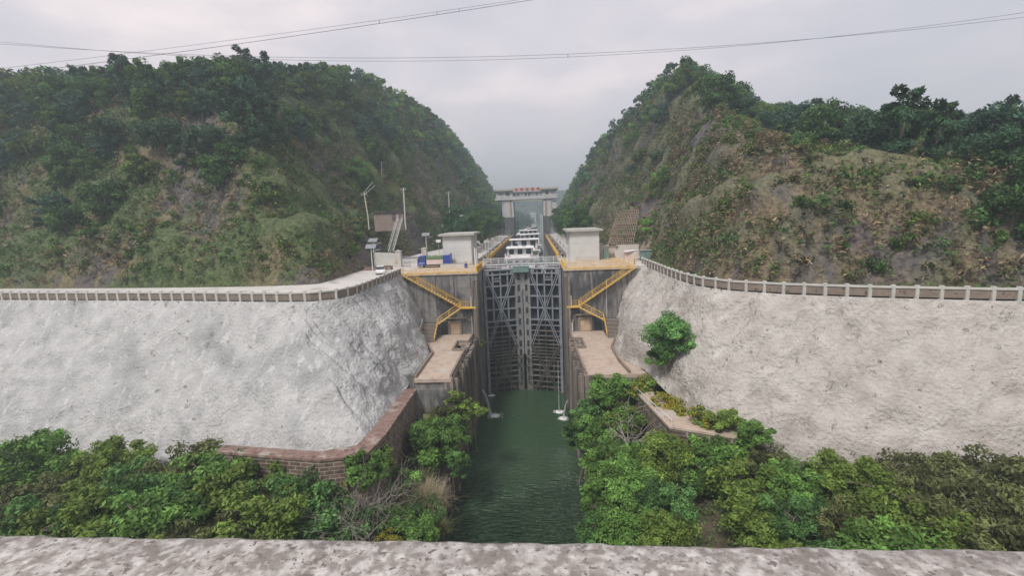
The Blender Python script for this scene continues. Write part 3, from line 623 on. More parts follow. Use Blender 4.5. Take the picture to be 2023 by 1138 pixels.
    for yy in (-.55,):
        r.box(X(.2), X(LW), yy, yy + .06, ZT + 1.15, ZT + 1.25); r.box(X(.2), X(LW), yy, yy + .04, ZT + .65, ZT + .7)
        for xx in np.linspace(.2, LW - .1, 7): r.box(X(xx), X(xx + .06), yy, yy + .06, ZT + .12, ZT + 1.15)
    r.build('walkway_rail', M['whitepaint'], t)
    r = LB(); yy = .85
    r.box(X(.2), X(LW), yy, yy + .05, ZT + 1.15, ZT + 1.22)
    for xx in np.linspace(.2, LW - .1, 9): r.box(X(xx), X(xx + .05), yy, yy + .05, ZT + .12, ZT + 1.15)
    r.build('walkway_rail', M['grey'], t)
    return t
gate_leaf(-1); gate_leaf(1)
t = thing('gate_machine_box', (XM - .9, 98.6, ZT), 'green steel box on top of the gate seam', 'machine box')
MB().box(-4.7, -1.4, 97.6, 98.8, ZT - .6, ZT + .55).build('body', M['teal'], t, bevel=.04); MB().box(-4.8, -1.3, 97.55, 98.85, ZT + .551, ZT + .62).build('lid', M['teal'], t)
# upstream sill structure behind the gate (dark steel beam above the chamber water)
t = thing('gate_footbridge', (XM, 103, ZD), 'grey steel footbridge with white rails crossing behind the gate', 'footbridge')
MB().box(XL - .5, XR + .5, 102.2, 103.6, ZD - .5, ZD - .06).build('deck_beam', M['grey'], t)
for yy in (102.25, 103.5):
    m = rail_run([(XL - .4, yy, ZD - .06), (XR + .4, yy, ZD - .06)], 1.15, 1.6, .06, (.35, .68)); m.build('railing', M['whitepaint'], t)
for x in (-7.2, 1.7):
    t = thing('gate_ram', (x, 100.6, ZT), 'pale hydraulic ram behind the top of the %s gate leaf' % ('left' if x < -3 else 'right'), 'hydraulic ram', 'gate rams')
    MB().tube([(XL - .2 if x < -3 else XR + .2, 101.6, ZT + .3), (x, 99.6, ZT + .3)], .16, 8).build('cylinder', M['grey'], t)
    MB().tube([(x, 99.6, ZT + .3), (x + (1.2 if x < -3 else -1.2), 99.0, ZT + .3)], .08, 8).build('rod', M['whitepaint'], t)
# stop-log recess beam with X bracing by the right leaf
t = thing('rail_bracket', (1.8, 98.0, ZT), 'small crossed white bracket standing on the right gate leaf', 'bracket')
m = MB(); m.beam((1.2, 97.6, ZT - .9), (2.0, 97.6, ZT + .9), .08, .08); m.beam((2.0, 97.62, ZT - .9), (1.2, 97.62, ZT + .9), .08, .08); m.beam((1.2, 97.58, ZT - .9), (1.2, 97.58, ZT + .9), .06, .06); m.beam((2.0, 97.58, ZT - .9), (2.0, 97.58, ZT + .9), .06, .06); m.build('frame', M['whitepaint'], t)

# deck edge rails, yellow curbs at the gate
def tagged(o, *a): return tag(o, *a)
for s, nm in ((-1, 'left'), (1, 'right')):
    xi = XL if s < 0 else XR; xe = -24.8 if s < 0 else 17.9
    t = thing('deck_railing', (xi, WY, ZD), 'thin ochre railing along the front edge of the %s deck' % nm, 'railing', 'deck railings')
    rail_run([(xi + s * .6, WY - .1, ZD), (xe, WY - .1, ZD)], 1.05, 1.5, .045).build('rails', M['tread'], t)
    MB().box(xi + s * .6, xe, WY - .24, WY - .18, ZD + .004, ZD + .18).build('toe_board', M['yellow'], t)
    t = thing('yellow_barrier', (xi, 93, ZD), 'short yellow slatted barrier at the gate end of the %s deck' % nm, 'barrier', 'yellow barriers')
    MB().box(xi + s * .02, xi + s * .2, WY + .1, 97, ZD + .005, ZD + 1.05).build('panel', M['yellow'], t)
    m = MB()
    for y in np.arange(WY + .3, 96.8, .8): m.box(xi - s * .06, xi + s * .019, y, y + .15, ZD + .05, ZD + 1.15)
    m.build('slat', M['yellow'], t)
    for q, (yy, hh) in enumerate(((95.5, 4.0), (99.5, 3.6), (101, 3.6))):
        if s > 0 and q: continue
        xx = xi + s * (1.1 if q == 0 else .7 + q * .6)
        t = thing('white_post', (xx, yy, ZD), 'white post on the %s deck %s' % (nm, ('beside the yellow barrier', 'nearer of the pair by the gate house corner', 'farther of the pair by the gate house corner')[q]), 'post', 'white deck posts')
        MB().tube([(xx, yy, ZD), (xx, yy, ZD + hh)], .09, 8).build('shaft', M['whitepaint'], t); MB().box(xx - .2, xx + .2, yy - .2, yy + .2, ZD + .005, ZD + .12).build('foot', M['grey'], t)
# ------------------------------------------------------------------ gate houses
def gate_house(x0, x1, y0, y1, z1, label, side):
    t = thing('gate_house', ((x0 + x1) / 2, y0, ZD), label, 'building', 'gate houses')
    MB().box(x0, x1, y0, y1, ZD - .05, z1).build('wall', M['white'], t)
    MB().box(x0 - .75, x1 + .75, y0 - .8, y1 + .6, z1 + .002, z1 + .36).build('roof', M['roof'], t)
    MB().box(x0 - .55, x1 + .55, y0 - .6, y1 + .4, z1 + .361, z1 + .44).build('roof_sheet', M['roof'], t)
    ys = -1 if side < 0 else 1
    xs = x1 if side < 0 else x0                 # channel-side face
    m = MB(); e = .06 if side < 0 else -.06
    m.box(xs, xs + e, y0 + 1.2, y0 + 2.3, ZD + .1, ZD + 2.3); m.build('door', M['grey'], t)
    for yy in (y0 + 4, y0 + 7.5):
        f = MB().box(xs, xs + e, yy, yy + 1.4, ZD + 1.3, ZD + 2.9).build('window', M['whitepaint'], t)
        MB().box(xs + e, xs + e * 1.3, yy + .1, yy + 1.3, ZD + 1.4, ZD + 2.8).build('pane', M['glass'], f)
    MB().tube([(xs + e * 2, y0 + .35, ZD), (xs + e * 2, y0 + .35, z1 - .1)], .06, 6).build('downpipe', M['whitepaint'], t)
    MB().tube([(xs + e * 2, y0 + 3.1, ZD), (xs + e * 2, y0 + 3.1, z1 - .1)], .05, 6).build('downpipe', M['whitepaint'], t)
    m = MB()
    for zz in (z1 - 1.3, z1 - 2.7, z1 - 4.1): m.box(x0 + .0, x1 - .0, y0 - .012, y0 - .001, zz, zz + .03)
    m.build('render_joint', M['roof'], t)
    m = MB(); m.box(x0 + 1.1, x1 - .1, y0 - .03, y0 - .002, ZD + .02, ZD + .85); m.build('plinth_panel', M['deck'], t)
    l = MB(); l.beam((xs + e, y0 + 2.2, z1 - 1.6), (xs + e * 12, y0 + 2.2, z1 - 1.4), .05, .05); l.box(xs + e * 10, xs + e * 15, y0 + 2.05, y0 + 2.35, z1 - 1.5, z1 - 1.35); l.build('bracket_lamp', M['grey'], t)
    return t
gate_house(-19.6, -13.5, 101.5, 112.5, 33.55, 'left gate house, a plain white block with flat roof behind the blue truck', -1)
gate_house(7.4, 13.6, 102.5, 114.5, 33.45, 'right gate house, a plain white block with flat roof beside the rocky slope', 1)
t = thing('low_parapet_wall', (-16.5, 97, ZD), 'low pale wall with a dark rail in front of the left gate house', 'wall')
MB().box(-19.4, -13.9, 96.6, 96.85, ZD - .05, ZD + .85).build('wall', M['deck'], t); MB().box(-19.4, -14.0, 96.55, 96.9, ZD + .851, ZD + .93).build('coping', M['grey'], t)
t = thing('blue_drum', (-14.0, 95.6, ZD), 'small blue drum on the left deck by the yellow barrier', 'drum')
MB().tube([(-14, 95.6, ZD), (-14, 95.6, ZD + .3), (-14, 95.6, ZD + .62), (-14, 95.6, ZD + .9)], [.3, .31, .31, .3], 14).build('body', M['blue'], t); MB().tube([(-14, 95.6, ZD + .9), (-14, 95.6, ZD + .94)], .32, 14).build('lid', M['grey'], t)
# yard wall right of the right gate house with an open doorway, tarp crate, cabinet
t = thing('yard_wall', (17, 106, ZD), 'grey yard wall with an open doorway beside the right gate house', 'wall')
MB().box(13.62, 16.0, 105.5, 105.8, ZD - .05, 30.3).build('wall', M['deck'], t); MB().box(17.6, 22.5, 105.5, 105.8, ZD - .05, 30.1).build('wall', M['deck'], t)
MB().box(15.7, 18.0, 105.3, 106, 29.5, 29.9).build('lintel', M['kerb'], t); MB().box(13.6, 15.6, 105.44, 105.49, 30.301, 30.4).build('coping', M['dark'], t)
MB().box(15.95, 17.65, 107.2, 107.3, ZD - .05, 29.5).build('back_panel', M['tarpwhite'], t)
t = thing('steel_locker', (15.2, 104.5, ZD), 'grey green steel locker by the open doorway', 'locker'); MB().box(14.8, 15.9, 104.4, 105.2, ZD, 29.2).build('body', M['teal'], t, bevel=.03); MB().box(15.34, 15.36, 104.37, 104.399, ZD + .2, 29.1).build('door_gap', M['dark'], t)
t = thing('covered_crate', (20, 101.5, ZD), 'crate under a white sheet on the right deck', 'crate')
m = MB(); m.add([(18.6, 100.2, ZD + 1.7), (20.9, 100.2, ZD + 1.85), (20.9, 102, ZD + 2.1), (18.6, 102, ZD + 2.0), (18.5, 100.1, ZD), (21.0, 100.1, ZD), (21, 102.1, ZD), (18.5, 102.1, ZD)], [(0, 1, 2, 3), (4, 5, 1, 0), (5, 6, 2, 1), (6, 7, 3, 2), (7, 4, 0, 3)]); m.build('body', M['tarpwhite'], t)
MB().beam((18.4, 100.0, ZD + 1.75), (21.0, 100.9, ZD + 2.05), 1.2, .1).build('sheet', M['whitepaint'], t)
t = thing('control_cabinet', (22.3, 98, ZD), 'grey green control cabinet at the end of the right balustrade', 'cabinet')
MB().box(21.3, 23.2, 97.6, 98.6, ZD, ZD + 2.1).build('body', M['teal'], t, bevel=.03); MB().box(21.1, 23.4, 97.4, 98.8, ZD + 2.101, ZD + 2.25).build('lid', M['grey'], t); MB().box(22.24, 22.27, 97.58, 97.599, ZD + .15, ZD + 2).build('door_gap', M['dark'], t)
t = thing('scaffold_heap', (16, 95, ZD), 'yellow guard frame round the stair head on the right deck', 'guard frame')
rail_run([(13.2, 91, ZD), (18.6, 91, ZD), (19.4, 94.5, ZD), (14, 95, ZD)], 1.1, 1.0, .05).build('rails', M['yellow'], t)
t = thing('guard_frame', (-25.5, 92, ZD), 'pale pink guard frame round the stair head on the left deck', 'guard frame')
rail_run([(-26.4, 88.6, ZD), (-26.4, 94.0, ZD), (-22.5, 94.4, ZD)], 1.15, 1.0, .05).build('rails', M['tarpwhite'], t)

# ------------------------------------------------------------------ truck
def wheel(t, x, y, z, r, wd=.3):
    g = MB().tube([(x, y - wd / 2, z), (x, y + wd / 2, z)], r, 18).build('tyre', M['tyre'], t)
    MB().tube([(x, y - wd / 2 - .01, z), (x, y + wd / 2 + .01, z)], r * .55, 12).build('rim', M['grey'], g)
t = thing('cargo_truck', (-21, 99.5, ZD), 'blue cargo truck with a green tarpaulin parked beside the left gate house', 'truck')
x0, y0 = -24.6, 98.6
yb0, yb1 = 98.5, 100.7
z = ZD + .45
c = MB(); c.add([(x0, yb0, z), (x0 + 1.75, yb0, z), (x0 + 1.75, yb0, z + 2.05), (x0 + .5, yb0, z + 2.05), (x0 + .05, yb0, z + 1.15),
                 (x0, yb1, z), (x0 + 1.75, yb1, z), (x0 + 1.75, yb1, z + 2.05), (x0 + .5, yb1, z + 2.05), (x0 + .05, yb1, z + 1.15)],
                [(0, 1, 2, 3, 4), (9, 8, 7, 6, 5), (0, 5, 6, 1), (1, 6, 7, 2), (2, 7, 8, 3), (3, 8, 9, 4), (4, 9, 5, 0)])
cab = c.build('cab', M['blue'], t, bevel=.06)
MB().add([(x0 + .42, yb0 - .015, z + 1.15), (x0 + 1.45, yb0 - .015, z + 1.15), (x0 + 1.45, yb0 - .015, z + 1.8), (x0 + .68, yb0 - .015, z + 1.8)], [(0, 1, 2, 3)]).build('side_window', M['glass'], cab)
MB().add([(x0 + .0, yb0 + .15, z + 1.2), (x0 + .0, yb1 - .15, z + 1.2), (x0 + .40, yb1 - .2, z + 1.95), (x0 + .40, yb0 + .2, z + 1.95)], [(0, 1, 2, 3)]).build('windscreen', M['glass'], cab)
MB().box(x0 - .08, x0 + .1, yb0 + .05, yb1 - .05, z - .1, z + .25).build('bumper', M['grey'], t)
for yy in (yb0 + .3, yb1 - .3): MB().box(x0 - .04, x0 + .01, yy - .15, yy + .15, z + .4, z + .6).build('headlight', M['whitepaint'], t)
MB().box(x0 + .4, x0 + 1.6, yb0 - .02, yb0, z + .55, z + .62).build('door_stripe', M['whitepaint'], cab)
MB().beam((x0 + .3, yb0 - .2, z + 1.5), (x0 + .3, yb0 - .2, z + 1.1), .08, .2).build('mirror', M['dark'], t)
MB().box(x0 + 1.0, x0 + 7.0, yb0 + .4, yb1 - .4, z - .05, z + .2).build('chassis', M['dark'], t)
MB().box(x0 + 1.95, x0 + 5.4, yb0, yb1, z + .22, z + 1.3).build('cargo_side', M['tarpwhite'], t)
rows = []
for i, u in enumerate(np.linspace(0, 1, 9)):
    rows.append([(x0 + 1.9 + 3.6 * u, yb0 - .03 + (yb1 - yb0 + .06) * v, z + 1.25 + (.75 + .08 * math.sin(u * 16)) * math.sin(math.pi * min(max(v, .0), 1)) ** .35) for v in np.linspace(0, 1, 9)])
MB().grid(rows).build('tarpaulin', M['tarp'], t, smooth=True)
MB().box(x0 + 1.9, x0 + 5.45, yb0 - .04, yb0 - .001, z + 1.25, z + 1.65).build('tarpaulin_skirt', M['tarp'], t)
MB().box(x0 + 5.42, x0 + 6.9, yb0, yb1, z + .22, z + 2.0).build('tail_box', M['blue'], t, bevel=.03)
MB().box(x0 + 6.9, x0 + 7.0, yb0 - .03, yb1 + .03, z + .1, z + 2.35).build('tail_board', M['blue'], t)
m = MB()
for xx in np.arange(x0 + 5.5, x0 + 6.9, .35): m.box(xx, xx + .06, yb0 - .04, yb0 - .001, z + .3, z + 1.95)
m.build('side_rib', M['blue'], t)
for xx in (x0 + .8, x0 + 5.0, x0 + 6.0):
    for yy in (yb0 + .2, yb1 - .2): wheel(t, xx, yy, ZD + .45, .45)

# ------------------------------------------------------------------ gate pillars, planters, lamps on the left road
def pillar(x, y, h, label):
    t = thing('gate_pillar', (x, y, ZD), label, 'pillar', 'road gate pillars')
    MB().box(x - .6, x + .6, y - .6, y + .6, ZD - .05, ZD + h).build('shaft', M['deck'], t, bevel=.03); MB().box(x - .72, x + .72, y - .72, y + .72, ZD + h + .001, ZD + h + .2).build('cap', M['roof'], t, bevel=.05)
    MB().tube([(x, y, ZD + h + .2), (x, y, ZD + h + .35)], [.5, .25], 10).build('finial', M['roof'], t)
p1 = P(789, 527, z=ZD); p2 = P(837, 520, z=ZD)
pillar(p1[0], p1[1], 3.3, 'stone gate pillar on the hill side of the road'); pillar(p2[0] + .0, p2[1] + 1.5, 3.2, 'stone gate pillar partly hidden behind the blue truck cab')
t = thing('road_gate', (p1[0] + 1.8, p1[1], ZD), 'open grey mesh road gate hung on the stone pillar', 'gate')
m = MB()
for k in range(9): m.beam((p1[0] + .7 + k * .28, p1[1] - k * .2, ZD + .1), (p1[0] + .7 + k * .28, p1[1] - k * .2, ZD + 2.3), .05, .05)
for zz in (.15, 1.2, 2.3): m.beam((p1[0] + .7, p1[1], ZD + zz), (p1[0] + 2.95, p1[1] - 1.6, ZD + zz), .06, .06)
m.build('bars', M['grey'], t)
t = thing('wing_wall', (p1[0] - 3, p1[1] + .3, ZD), 'stained sloping wall running from the stone gate pillar to the hill', 'wall')
MB().add([(p1[0] - 5.2, p1[1] - .1, ZD), (p1[0] - .6, p1[1] - .1, ZD), (p1[0] - .6, p1[1] - .1, ZD + 3.0), (p1[0] - 5.2, p1[1] - .1, ZD + 3.3), (p1[0] - 5.2, p1[1] + .4, ZD), (p1[0] - .6, p1[1] + .4, ZD), (p1[0] - .6, p1[1] + .4, ZD + 3.0), (p1[0] - 5.2, p1[1] + .4, ZD + 3.3)],
         [(0, 1, 2, 3), (5, 4, 7, 6), (3, 2, 6, 7), (1, 5, 6, 2), (4, 0, 3, 7)]).build('wall', M['pole'], t)
t = thing('planter_bed', (-32.5, 97.5, ZD), 'brick edged planting bed at the foot of the solar lamps', 'planter')
MB().box(-35.2, -29.8, 96.8, 98.6, ZD, ZD + .7).build('edging', M['cap'], t); MB().box(-35.0, -30.0, 97.0, 98.4, ZD + .701, ZD + .78).build('soil', M['ground'], t)

def solar_lamp(x, y, hgt, label, z0=ZD, sc=1.0):
    t = thing('solar_lamp', (x, y, z0), label, 'street lamp', 'solar street lamps')
    MB().tube([(x, y, z0), (x, y, z0 + hgt)], [.09, .065], 8).build('pole', M['whitepaint'], t)
    MB().beam((x - .85 * sc, y - .25, z0 + hgt + .0), (x + .85 * sc, y - .25, z0 + hgt + .0), .12, .0801, up=(0, .6, .8)).build('bracket', M['grey'], t)
    c, s_ = math.cos(R_(38)), math.sin(R_(38)); a = .62 * sc
    v = []
    for dz in (0, .05):
        for xx, u in ((-1.0, -1), (1.0, -1), (1.0, 1), (-1.0, 1)): v.append((x + xx * sc, y + u * a * c - dz * s_, z0 + hgt + .35 + u * a * s_ + dz * c))
    MB().add(v, [(0, 3, 2, 1), (4, 5, 6, 7), (0, 1, 5, 4), (1, 2, 6, 5), (2, 3, 7, 6), (3, 0, 4, 7)]).build('solar_panel', M['panel'], t)
    MB().beam((x, y, z0 + hgt - .6), (x + 1.5 * sc, y - .3, z0 + hgt - .3), .06, .06).build('arm', M['whitepaint'], t)
    MB().box(x + 1.35 * sc, x + 1.95 * sc, y - .45, y - .2, z0 + hgt - .34, z0 + hgt - .24).build('lamp_head', M['grey'], t)
    return t
def lamp_px(bx, by, ty, label):
    b = P(bx, by, z=ZD); top = P(bx, ty, y=b[1]); solar_lamp(b[0], b[1], top[2] - ZD - .6, label)
lamp_px(737, 541, 484, 'solar street lamp nearest the camera, leaning over the left road with its arm curled back')
lamp_px(741, 528, 472, 'second solar street lamp, behind the nearest, by the planting bed')
lamp_px(844, 511, 461, 'solar street lamp rising behind the blue truck cab')
for bx, by, ty, lb in ((881, 492, 444, 'solar street lamp showing just above the left corner of the left gate house roof'), (898, 486, 434, 'solar street lamp showing above the middle of the left gate house roof'), (916, 480, 425, 'farthest solar street lamp, pale against the dark roadside trees')):
    lamp_px(bx, by, ty, lb)
# sign on the hillside by the house
t = thing('road_sign', (-22.5, 118, ZD), 'small white board left of the left gate house', 'sign'); q = P(866, 476, y=118)
MB().box(q[0] - .6, q[0] + .6, 117.9, 117.97, q[2] - .35, q[2] + .35).build('board', M['whitepaint'], t); MB().tube([(q[0], 118.05, ZD), (q[0], 118.05, q[2] + .3)], .06, 6).build('post', M['grey'], t)

# ------------------------------------------------------------------ balustrades along both shotcrete slopes
def balustrade(pl, label, name, spacing=2.0):
    t = thing('balustrade', (*pl[3], ZD), label, 'balustrade', 'roadside balustrades')
    seg = [Vector((*p, ZD)) for p in pl]
    pan = MB(); cop = MB()
    for a, b in zip(seg[:-1], seg[1:]):
        pan.beam(a + Vector((0, 0, .45)), b + Vector((0, 0, .45)), .14, .9); cop.beam(a + Vector((0, 0, 1.0)), b + Vector((0, 0, 1.0)), .34, .2)
    pan.build('panel', M['kerb'], t); cop.build('coping', M['pole'], t)
    dist = 0; nxt = 0; base = None
    for a, b in zip(seg[:-1], seg[1:]):
        Ls = (b - a).length
        while nxt < dist + Ls:
            p = a.lerp(b, (nxt - dist) / Ls); nxt += spacing
            if abs(p.x) > 100: continue
            if base is None:
                base = LB().box(-.17, .17, -.17, .17, -.3, 1.25).build('post', M['pole'], t, bevel=.02); base.location = p - t.location
            else:
                c = base.copy(); COL.objects.link(c); c.parent = t; c.location = p - t.location
        dist += Ls
balustrade(LBAL, 'weathered concrete balustrade above the grey shotcrete slope on the left', 'l')
balustrade(RBAL, 'weathered concrete balustrade above the beige shotcrete slope on the right', 'r')

# ------------------------------------------------------------------ sprayed concrete slopes
def resample(pl, n):
    P_ = np.array(pl, float); d = np.r_[0, np.cumsum(np.linalg.norm(np.diff(P_, axis=0), axis=1))]; t = np.linspace(0, d[-1], n)
    return np.stack([np.interp(t, d, P_[:, k]) for k in range(P_.shape[1])], -1)
def slope(name, top, bot, mat, label, n, m_, bulge=1.2, seed=0, side=1):
    # top and bottom polylines carry matching keys
    T = []; B = []
    for (a, b, c, d) in zip(top[:-1], top[1:], bot[:-1], bot[1:]):
        k = max(2, int(max(math.dist(a, b), math.dist(c, d)) / (.3 if max(abs(a[0]), abs(b[0])) < 40 else .8)))
        for i in range(k): f = i / k; T.append(np.array(a) + (np.array(b) - a) * f); B.append(np.array(c) + (np.array(d) - c) * f)
    T.append(np.array(top[-1])); B.append(np.array(bot[-1])); T = np.array(T, float); B = np.array(B, float)
    rows = []
    for i in range(len(T)):
        out = B[i] - T[i]; hh = np.array([out[0], out[1], 0]); hn = hh / max(np.linalg.norm(hh), .1)
        row = []
        for v in np.linspace(0, 1, m_):
            p = T[i] * (1 - v) + B[i] * v; e = math.sin(math.pi * v)
            n1 = fb(p[0] * .12 + seed, p[1] * .12, p[2] * .12, 3); n2 = fb(p[0] * .45, p[1] * .45 + seed, p[2] * .3, 4); n3 = fb(p[0] * 1.6, p[1] * 1.6, p[2] * 1.6, 3)
            # gullies running down the slope
            gl = mn.noise(Vector((i * .11 + v * 2.0 + seed, v * .9, 3.1))); gl = -max(0, .12 - abs(gl)) * 3.2
            q = p + hn * (e * bulge + min(1, e * 3) * (n1 * .9 + n2 * .26 + n3 * .09 + fb(p[0] * 3.4, p[1] * 3.4, p[2] * 3.4, 2) * .045 + gl * 1.2)) + np.array([0, 0, min(1, e * 3) * n2 * .3])
            row.append(q)
        rows.append(row)
    o = MB().grid(rows if side < 0 else [r[::-1] for r in rows]).build(name, mat, None, smooth=True)
    return tag(o, label, 'slope')
zt = ZD - .12
ltop = [(-24.7, 90, zt), (-24.9, 84, zt), (-25.0, 78, zt), (-25.05, 70, zt), (-25.2, 65.3, zt), (-26.3, 62.0, zt), (-29.4, 60.4, zt), (-34, 60.8, zt), (-43, 62.8, zt), (-52, 64.9, zt), (-69, 68.2, zt), (-86, 71.6, zt), (-130, 80.6, zt), (-190, 91.6, zt)]
lbot = [(-21.4, 90, 15.6), (-21.3, 84, 15.3), (-19.1, 79.8, 15.45), (-17.45, 74.5, 15.45), (-17.4, 65, 15.4), (-18.65, 62.4, 13.7), (-18.7, 57, 13.6), (-18.9, 48.5, 13.2), (-21.8, 46.2, 9), (-34, 48.0, 6), (-52, 51.5, 6), (-78, 54.5, 6), (-118, 61.5, 6), (-180, 74, 6)]
slope('shotcrete_slope', ltop, lbot, M['shot'], 'grey sprayed concrete slope below the left road', 0, 64, .9, 0, -1)
rtop = [(18.0, 90, zt), (20.2, 87, zt), (20.3, 80, zt), (20.4, 74, zt), (20.5, 69, zt), (21.3, 63.3, zt), (23.8, 58.9, zt), (28.3, 55.4, zt), (36, 51.6, zt), (45, 48.2, zt), (60, 44.2, zt), (90, 37.6, zt), (140, 28.6, zt)]
rbot = [(14.9, 90, 15.5), (14.6, 85, 15.5), (13.2, 81, 15.45), (12.2, 76.5, 15.45), (12.6, 69, 15.45), (14.6, 64.5, 15.4), (16.2, 58, 14.2), (18.0, 52.2, 12.4), (23.2, 45.8, 7), (32, 41.5, 7), (47, 37.5, 7), (77, 29.5, 7), (127, 19.5, 7)]
slope('shotcrete_slope', rtop, rbot, M['shotwarm'], 'beige sprayed concrete slope below the right balustrade', 0, 64, .9, 7.3, 1)

# masonry retaining walls
t = thing('masonry_wall', (-17.8, 56, 5), 'stone block retaining wall with red coping below the left slope', 'wall', 'masonry retaining walls')
MB().prism([(-17.05, 63.2), (-18.5, 63.2), (-18.85, 50), (-19.2, 46.4), (-22.5, 45.0), (-34, 46.8), (-34, 45.6), (-22, 43.6), (-17.7, 44.4), (-17.1, 49)], 3, 13.7).build('wall', M['masonry'], t)
MB().prism([(-16.95, 63.2), (-18.6, 63.2), (-18.95, 50), (-19.3, 46.5), (-22.6, 45.2), (-34, 47.0), (-34, 45.5), (-22, 43.5), (-17.6, 44.3), (-17.0, 49)], 13.701, 13.95).build('coping', M['cap'], t)
t = thing('masonry_wall', (13, 56, 5), 'stone block retaining wall behind the trees below the right slope', 'wall', 'masonry retaining walls')
MB().prism([(12.4, 62.6), (13.9, 62.6), (15.9, 56), (21, 49), (20.0, 47.3), (14.0, 50)], 3, 13.6).build('wall', M['masonry'], t)
MB().prism([(12.3, 62.6), (14.0, 62.6), (16.0, 56), (21.1, 49.1), (20.0, 47.2), (13.9, 49.9)], 13.601, 13.85).build('coping', M['floor'], t)
t = thing('handrail', (13, 55, 13.9), 'thin white handrail along the right stone wall', 'railing')
rail_run([(12.5, 60.5, 13.85), (14.3, 50.2, 13.85)], .6, 2.0, .05, ()).build('rail', M['whitepaint'], t)

# lower ground either side of the guide walls
def low_ground(name, xs, ys, fn):
    X, Y = np.meshgrid(xs, ys); Z = fn(X, Y) + fbv(X, Y, X * 0, .2) * .5
    idx = np.arange(X.size).reshape(X.shape); Q = np.stack([idx[:-1, :-1], idx[:-1, 1:], idx[1:, 1:], idx[1:, :-1]], -1).reshape(-1, 4)
    return tag(np_mesh(name, np.stack([X, Y, Z], -1).reshape(-1, 3), Q, None, M['ground'], True), kind='structure')
def lg_left(X, Y): return np.interp(-X, [12.6, 17, 22, 35, 60, 190], [4.8, 5.2, 7.5, 9.6, 10, 9]) * 1.0 + 0 * Y
def lg_right(X, Y): return np.interp(X, [6.5, 12, 16, 30, 60, 140], [4.6, 5.5, 9, 12, 11.5, 10]) + 0 * Y
low_ground('left_bank', np.linspace(-190, XL - 1.9, 120), np.linspace(-12, 66, 60), lambda X, Y: np.where((X < -19) & (Y > np.interp(-X, [19, 22, 34, 52, 78, 118, 190], [50, 47, 49, 53, 58, 66, 78])), 5.5, lg_left(X, Y)))
low_ground('right_bank', np.linspace(XR + 1.9, 140, 90), np.linspace(-12, 66, 60), lambda X, Y: np.where((X > 15) & (Y > np.interp(X, [15, 20, 24, 33, 48, 78, 140], [62, 53, 49, 45, 41, 33, 18])), 8, lg_right(X, Y)))

# ------------------------------------------------------------------ water jets and splashes
def jet(pts, r, fx, label, fr, name='water_jet'):
    t = thing(name, pts[0], label, 'water jet', 'leakage jets')
    MB().tube(pts, np.linspace(r, r * 2.2, len(pts)), 10, cap=False).build('stream', M['jet'], t, smooth=True)
    o = MB(); n = 24; rows = []
    for i in range(10):
        rr = fr * i / 9; rows.append([(pts[-1][0] + fx + rr * math.cos(2 * math.pi * k / n) * 1.15, pts[-1][1] + rr * math.sin(2 * math.pi * k / n) * .8, .035 + .16 * max(0, fb(i * .8, k * .7, 2, 2)) * (1 - i / 9)) for k in range(n + 1)])
    f = tag(o.grid(rows).build('foam_patch', M['foam'], None, smooth=True), None)
    me = f.data; c = Vector((pts[-1][0] + fx, pts[-1][1], 0)); me.transform(Matrix.Translation(-c)); f.location = c - t.location; f.parent = t
    bl = MB(); rg = random.Random(int(fr * 100))
    for k in range(150):
        a = rg.uniform(0, 6.28); d = abs(rg.gauss(0, .38)) * fr; hz = abs(rg.gauss(0, .18)) * max(0, 1 - d / fr); s = rg.uniform(.03, .09)
        x = c.x + math.cos(a) * d; y = c.y + math.sin(a) * d * .8
        bl.add([(x - s, y, hz), (x, y - s, hz), (x + s, y, hz), (x, y + s, hz), (x, y, hz + s), (x, y, hz - s)], [(0, 1, 4), (1, 2, 4), (2, 3, 4), (3, 0, 4), (1, 0, 5), (2, 1, 5), (3, 2, 5), (0, 3, 5)])
    bl.build('spray', M['boatroof'], t)['kind'] = 'stuff'
g = [( -10.85 + .42 * u * 3.6 , 85.8 - .2 * u, 5.0 - 5.0 * (u ** 2) + .35 * u * (1 - u)) for u in np.linspace(0, 1, 12)]
jet(g, .16, .7, 'arching jet of water spouting from the left guide wall', 2.9)
jet([(-10.3, 96.0, 13 - 13 * (u ** 1.2)) for u in np.linspace(0, 1, 8)], .05, .2, 'thin veil of water falling at the left edge of the gate', .7)
jet([(3.6, 86.9, 10.0 - 10 * (u ** 1.2)) for u in np.linspace(0, 1, 10)], .05, 0, 'thin fall of water beside the right guide wall', 1.1)
jet([(XR - .1 - .9 * u, 83.9, 3.4 - 3.4 * u ** 2) for u in np.linspace(0, 1, 10)], .08, .1, 'small jet of water spouting from the right guide wall', 1.3)

# ------------------------------------------------------------------ chamber posts (slim white)
proto = None
def chamber_post(x, y, label, grp, h=3.0):
    global proto
    if proto is None:
        proto = thing('slim_post', (0, 0, 0), 'x', 'post')
        LB().tube([(0, 0, 0), (0, 0, h)], [.07, .05], 6).build('shaft', M['whitepaint'], proto); LB().box(-.13, .13, -.13, .13, h + .001, h + .2).build('cap', M['whitepaint'], proto); LB().tube([(0, 0, 0), (0, 0, .15)], .16, 8).build('foot', M['grey'], proto)
        o = proto
    else: o = copy_tree(proto)
    o.location = (x, y, ZD); o['label'] = label; o['group'] = grp; o.scale = (1, 1, 1)
    return o
for y in (117, 124, 132, 141, 151, 163, 176, 190, 206, 224, 243): chamber_post(XL - 1.9, y, 'slim white post in the row along the left chamber wall', 'posts along the left chamber wall', 3.4)
for y in (118, 123, 129, 136, 144, 153, 163, 174, 187, 202, 220, 240): chamber_post(XR + 2.6, y, 'slim white post in the row along the right chamber wall', 'posts along the right chamber wall', 3.4)
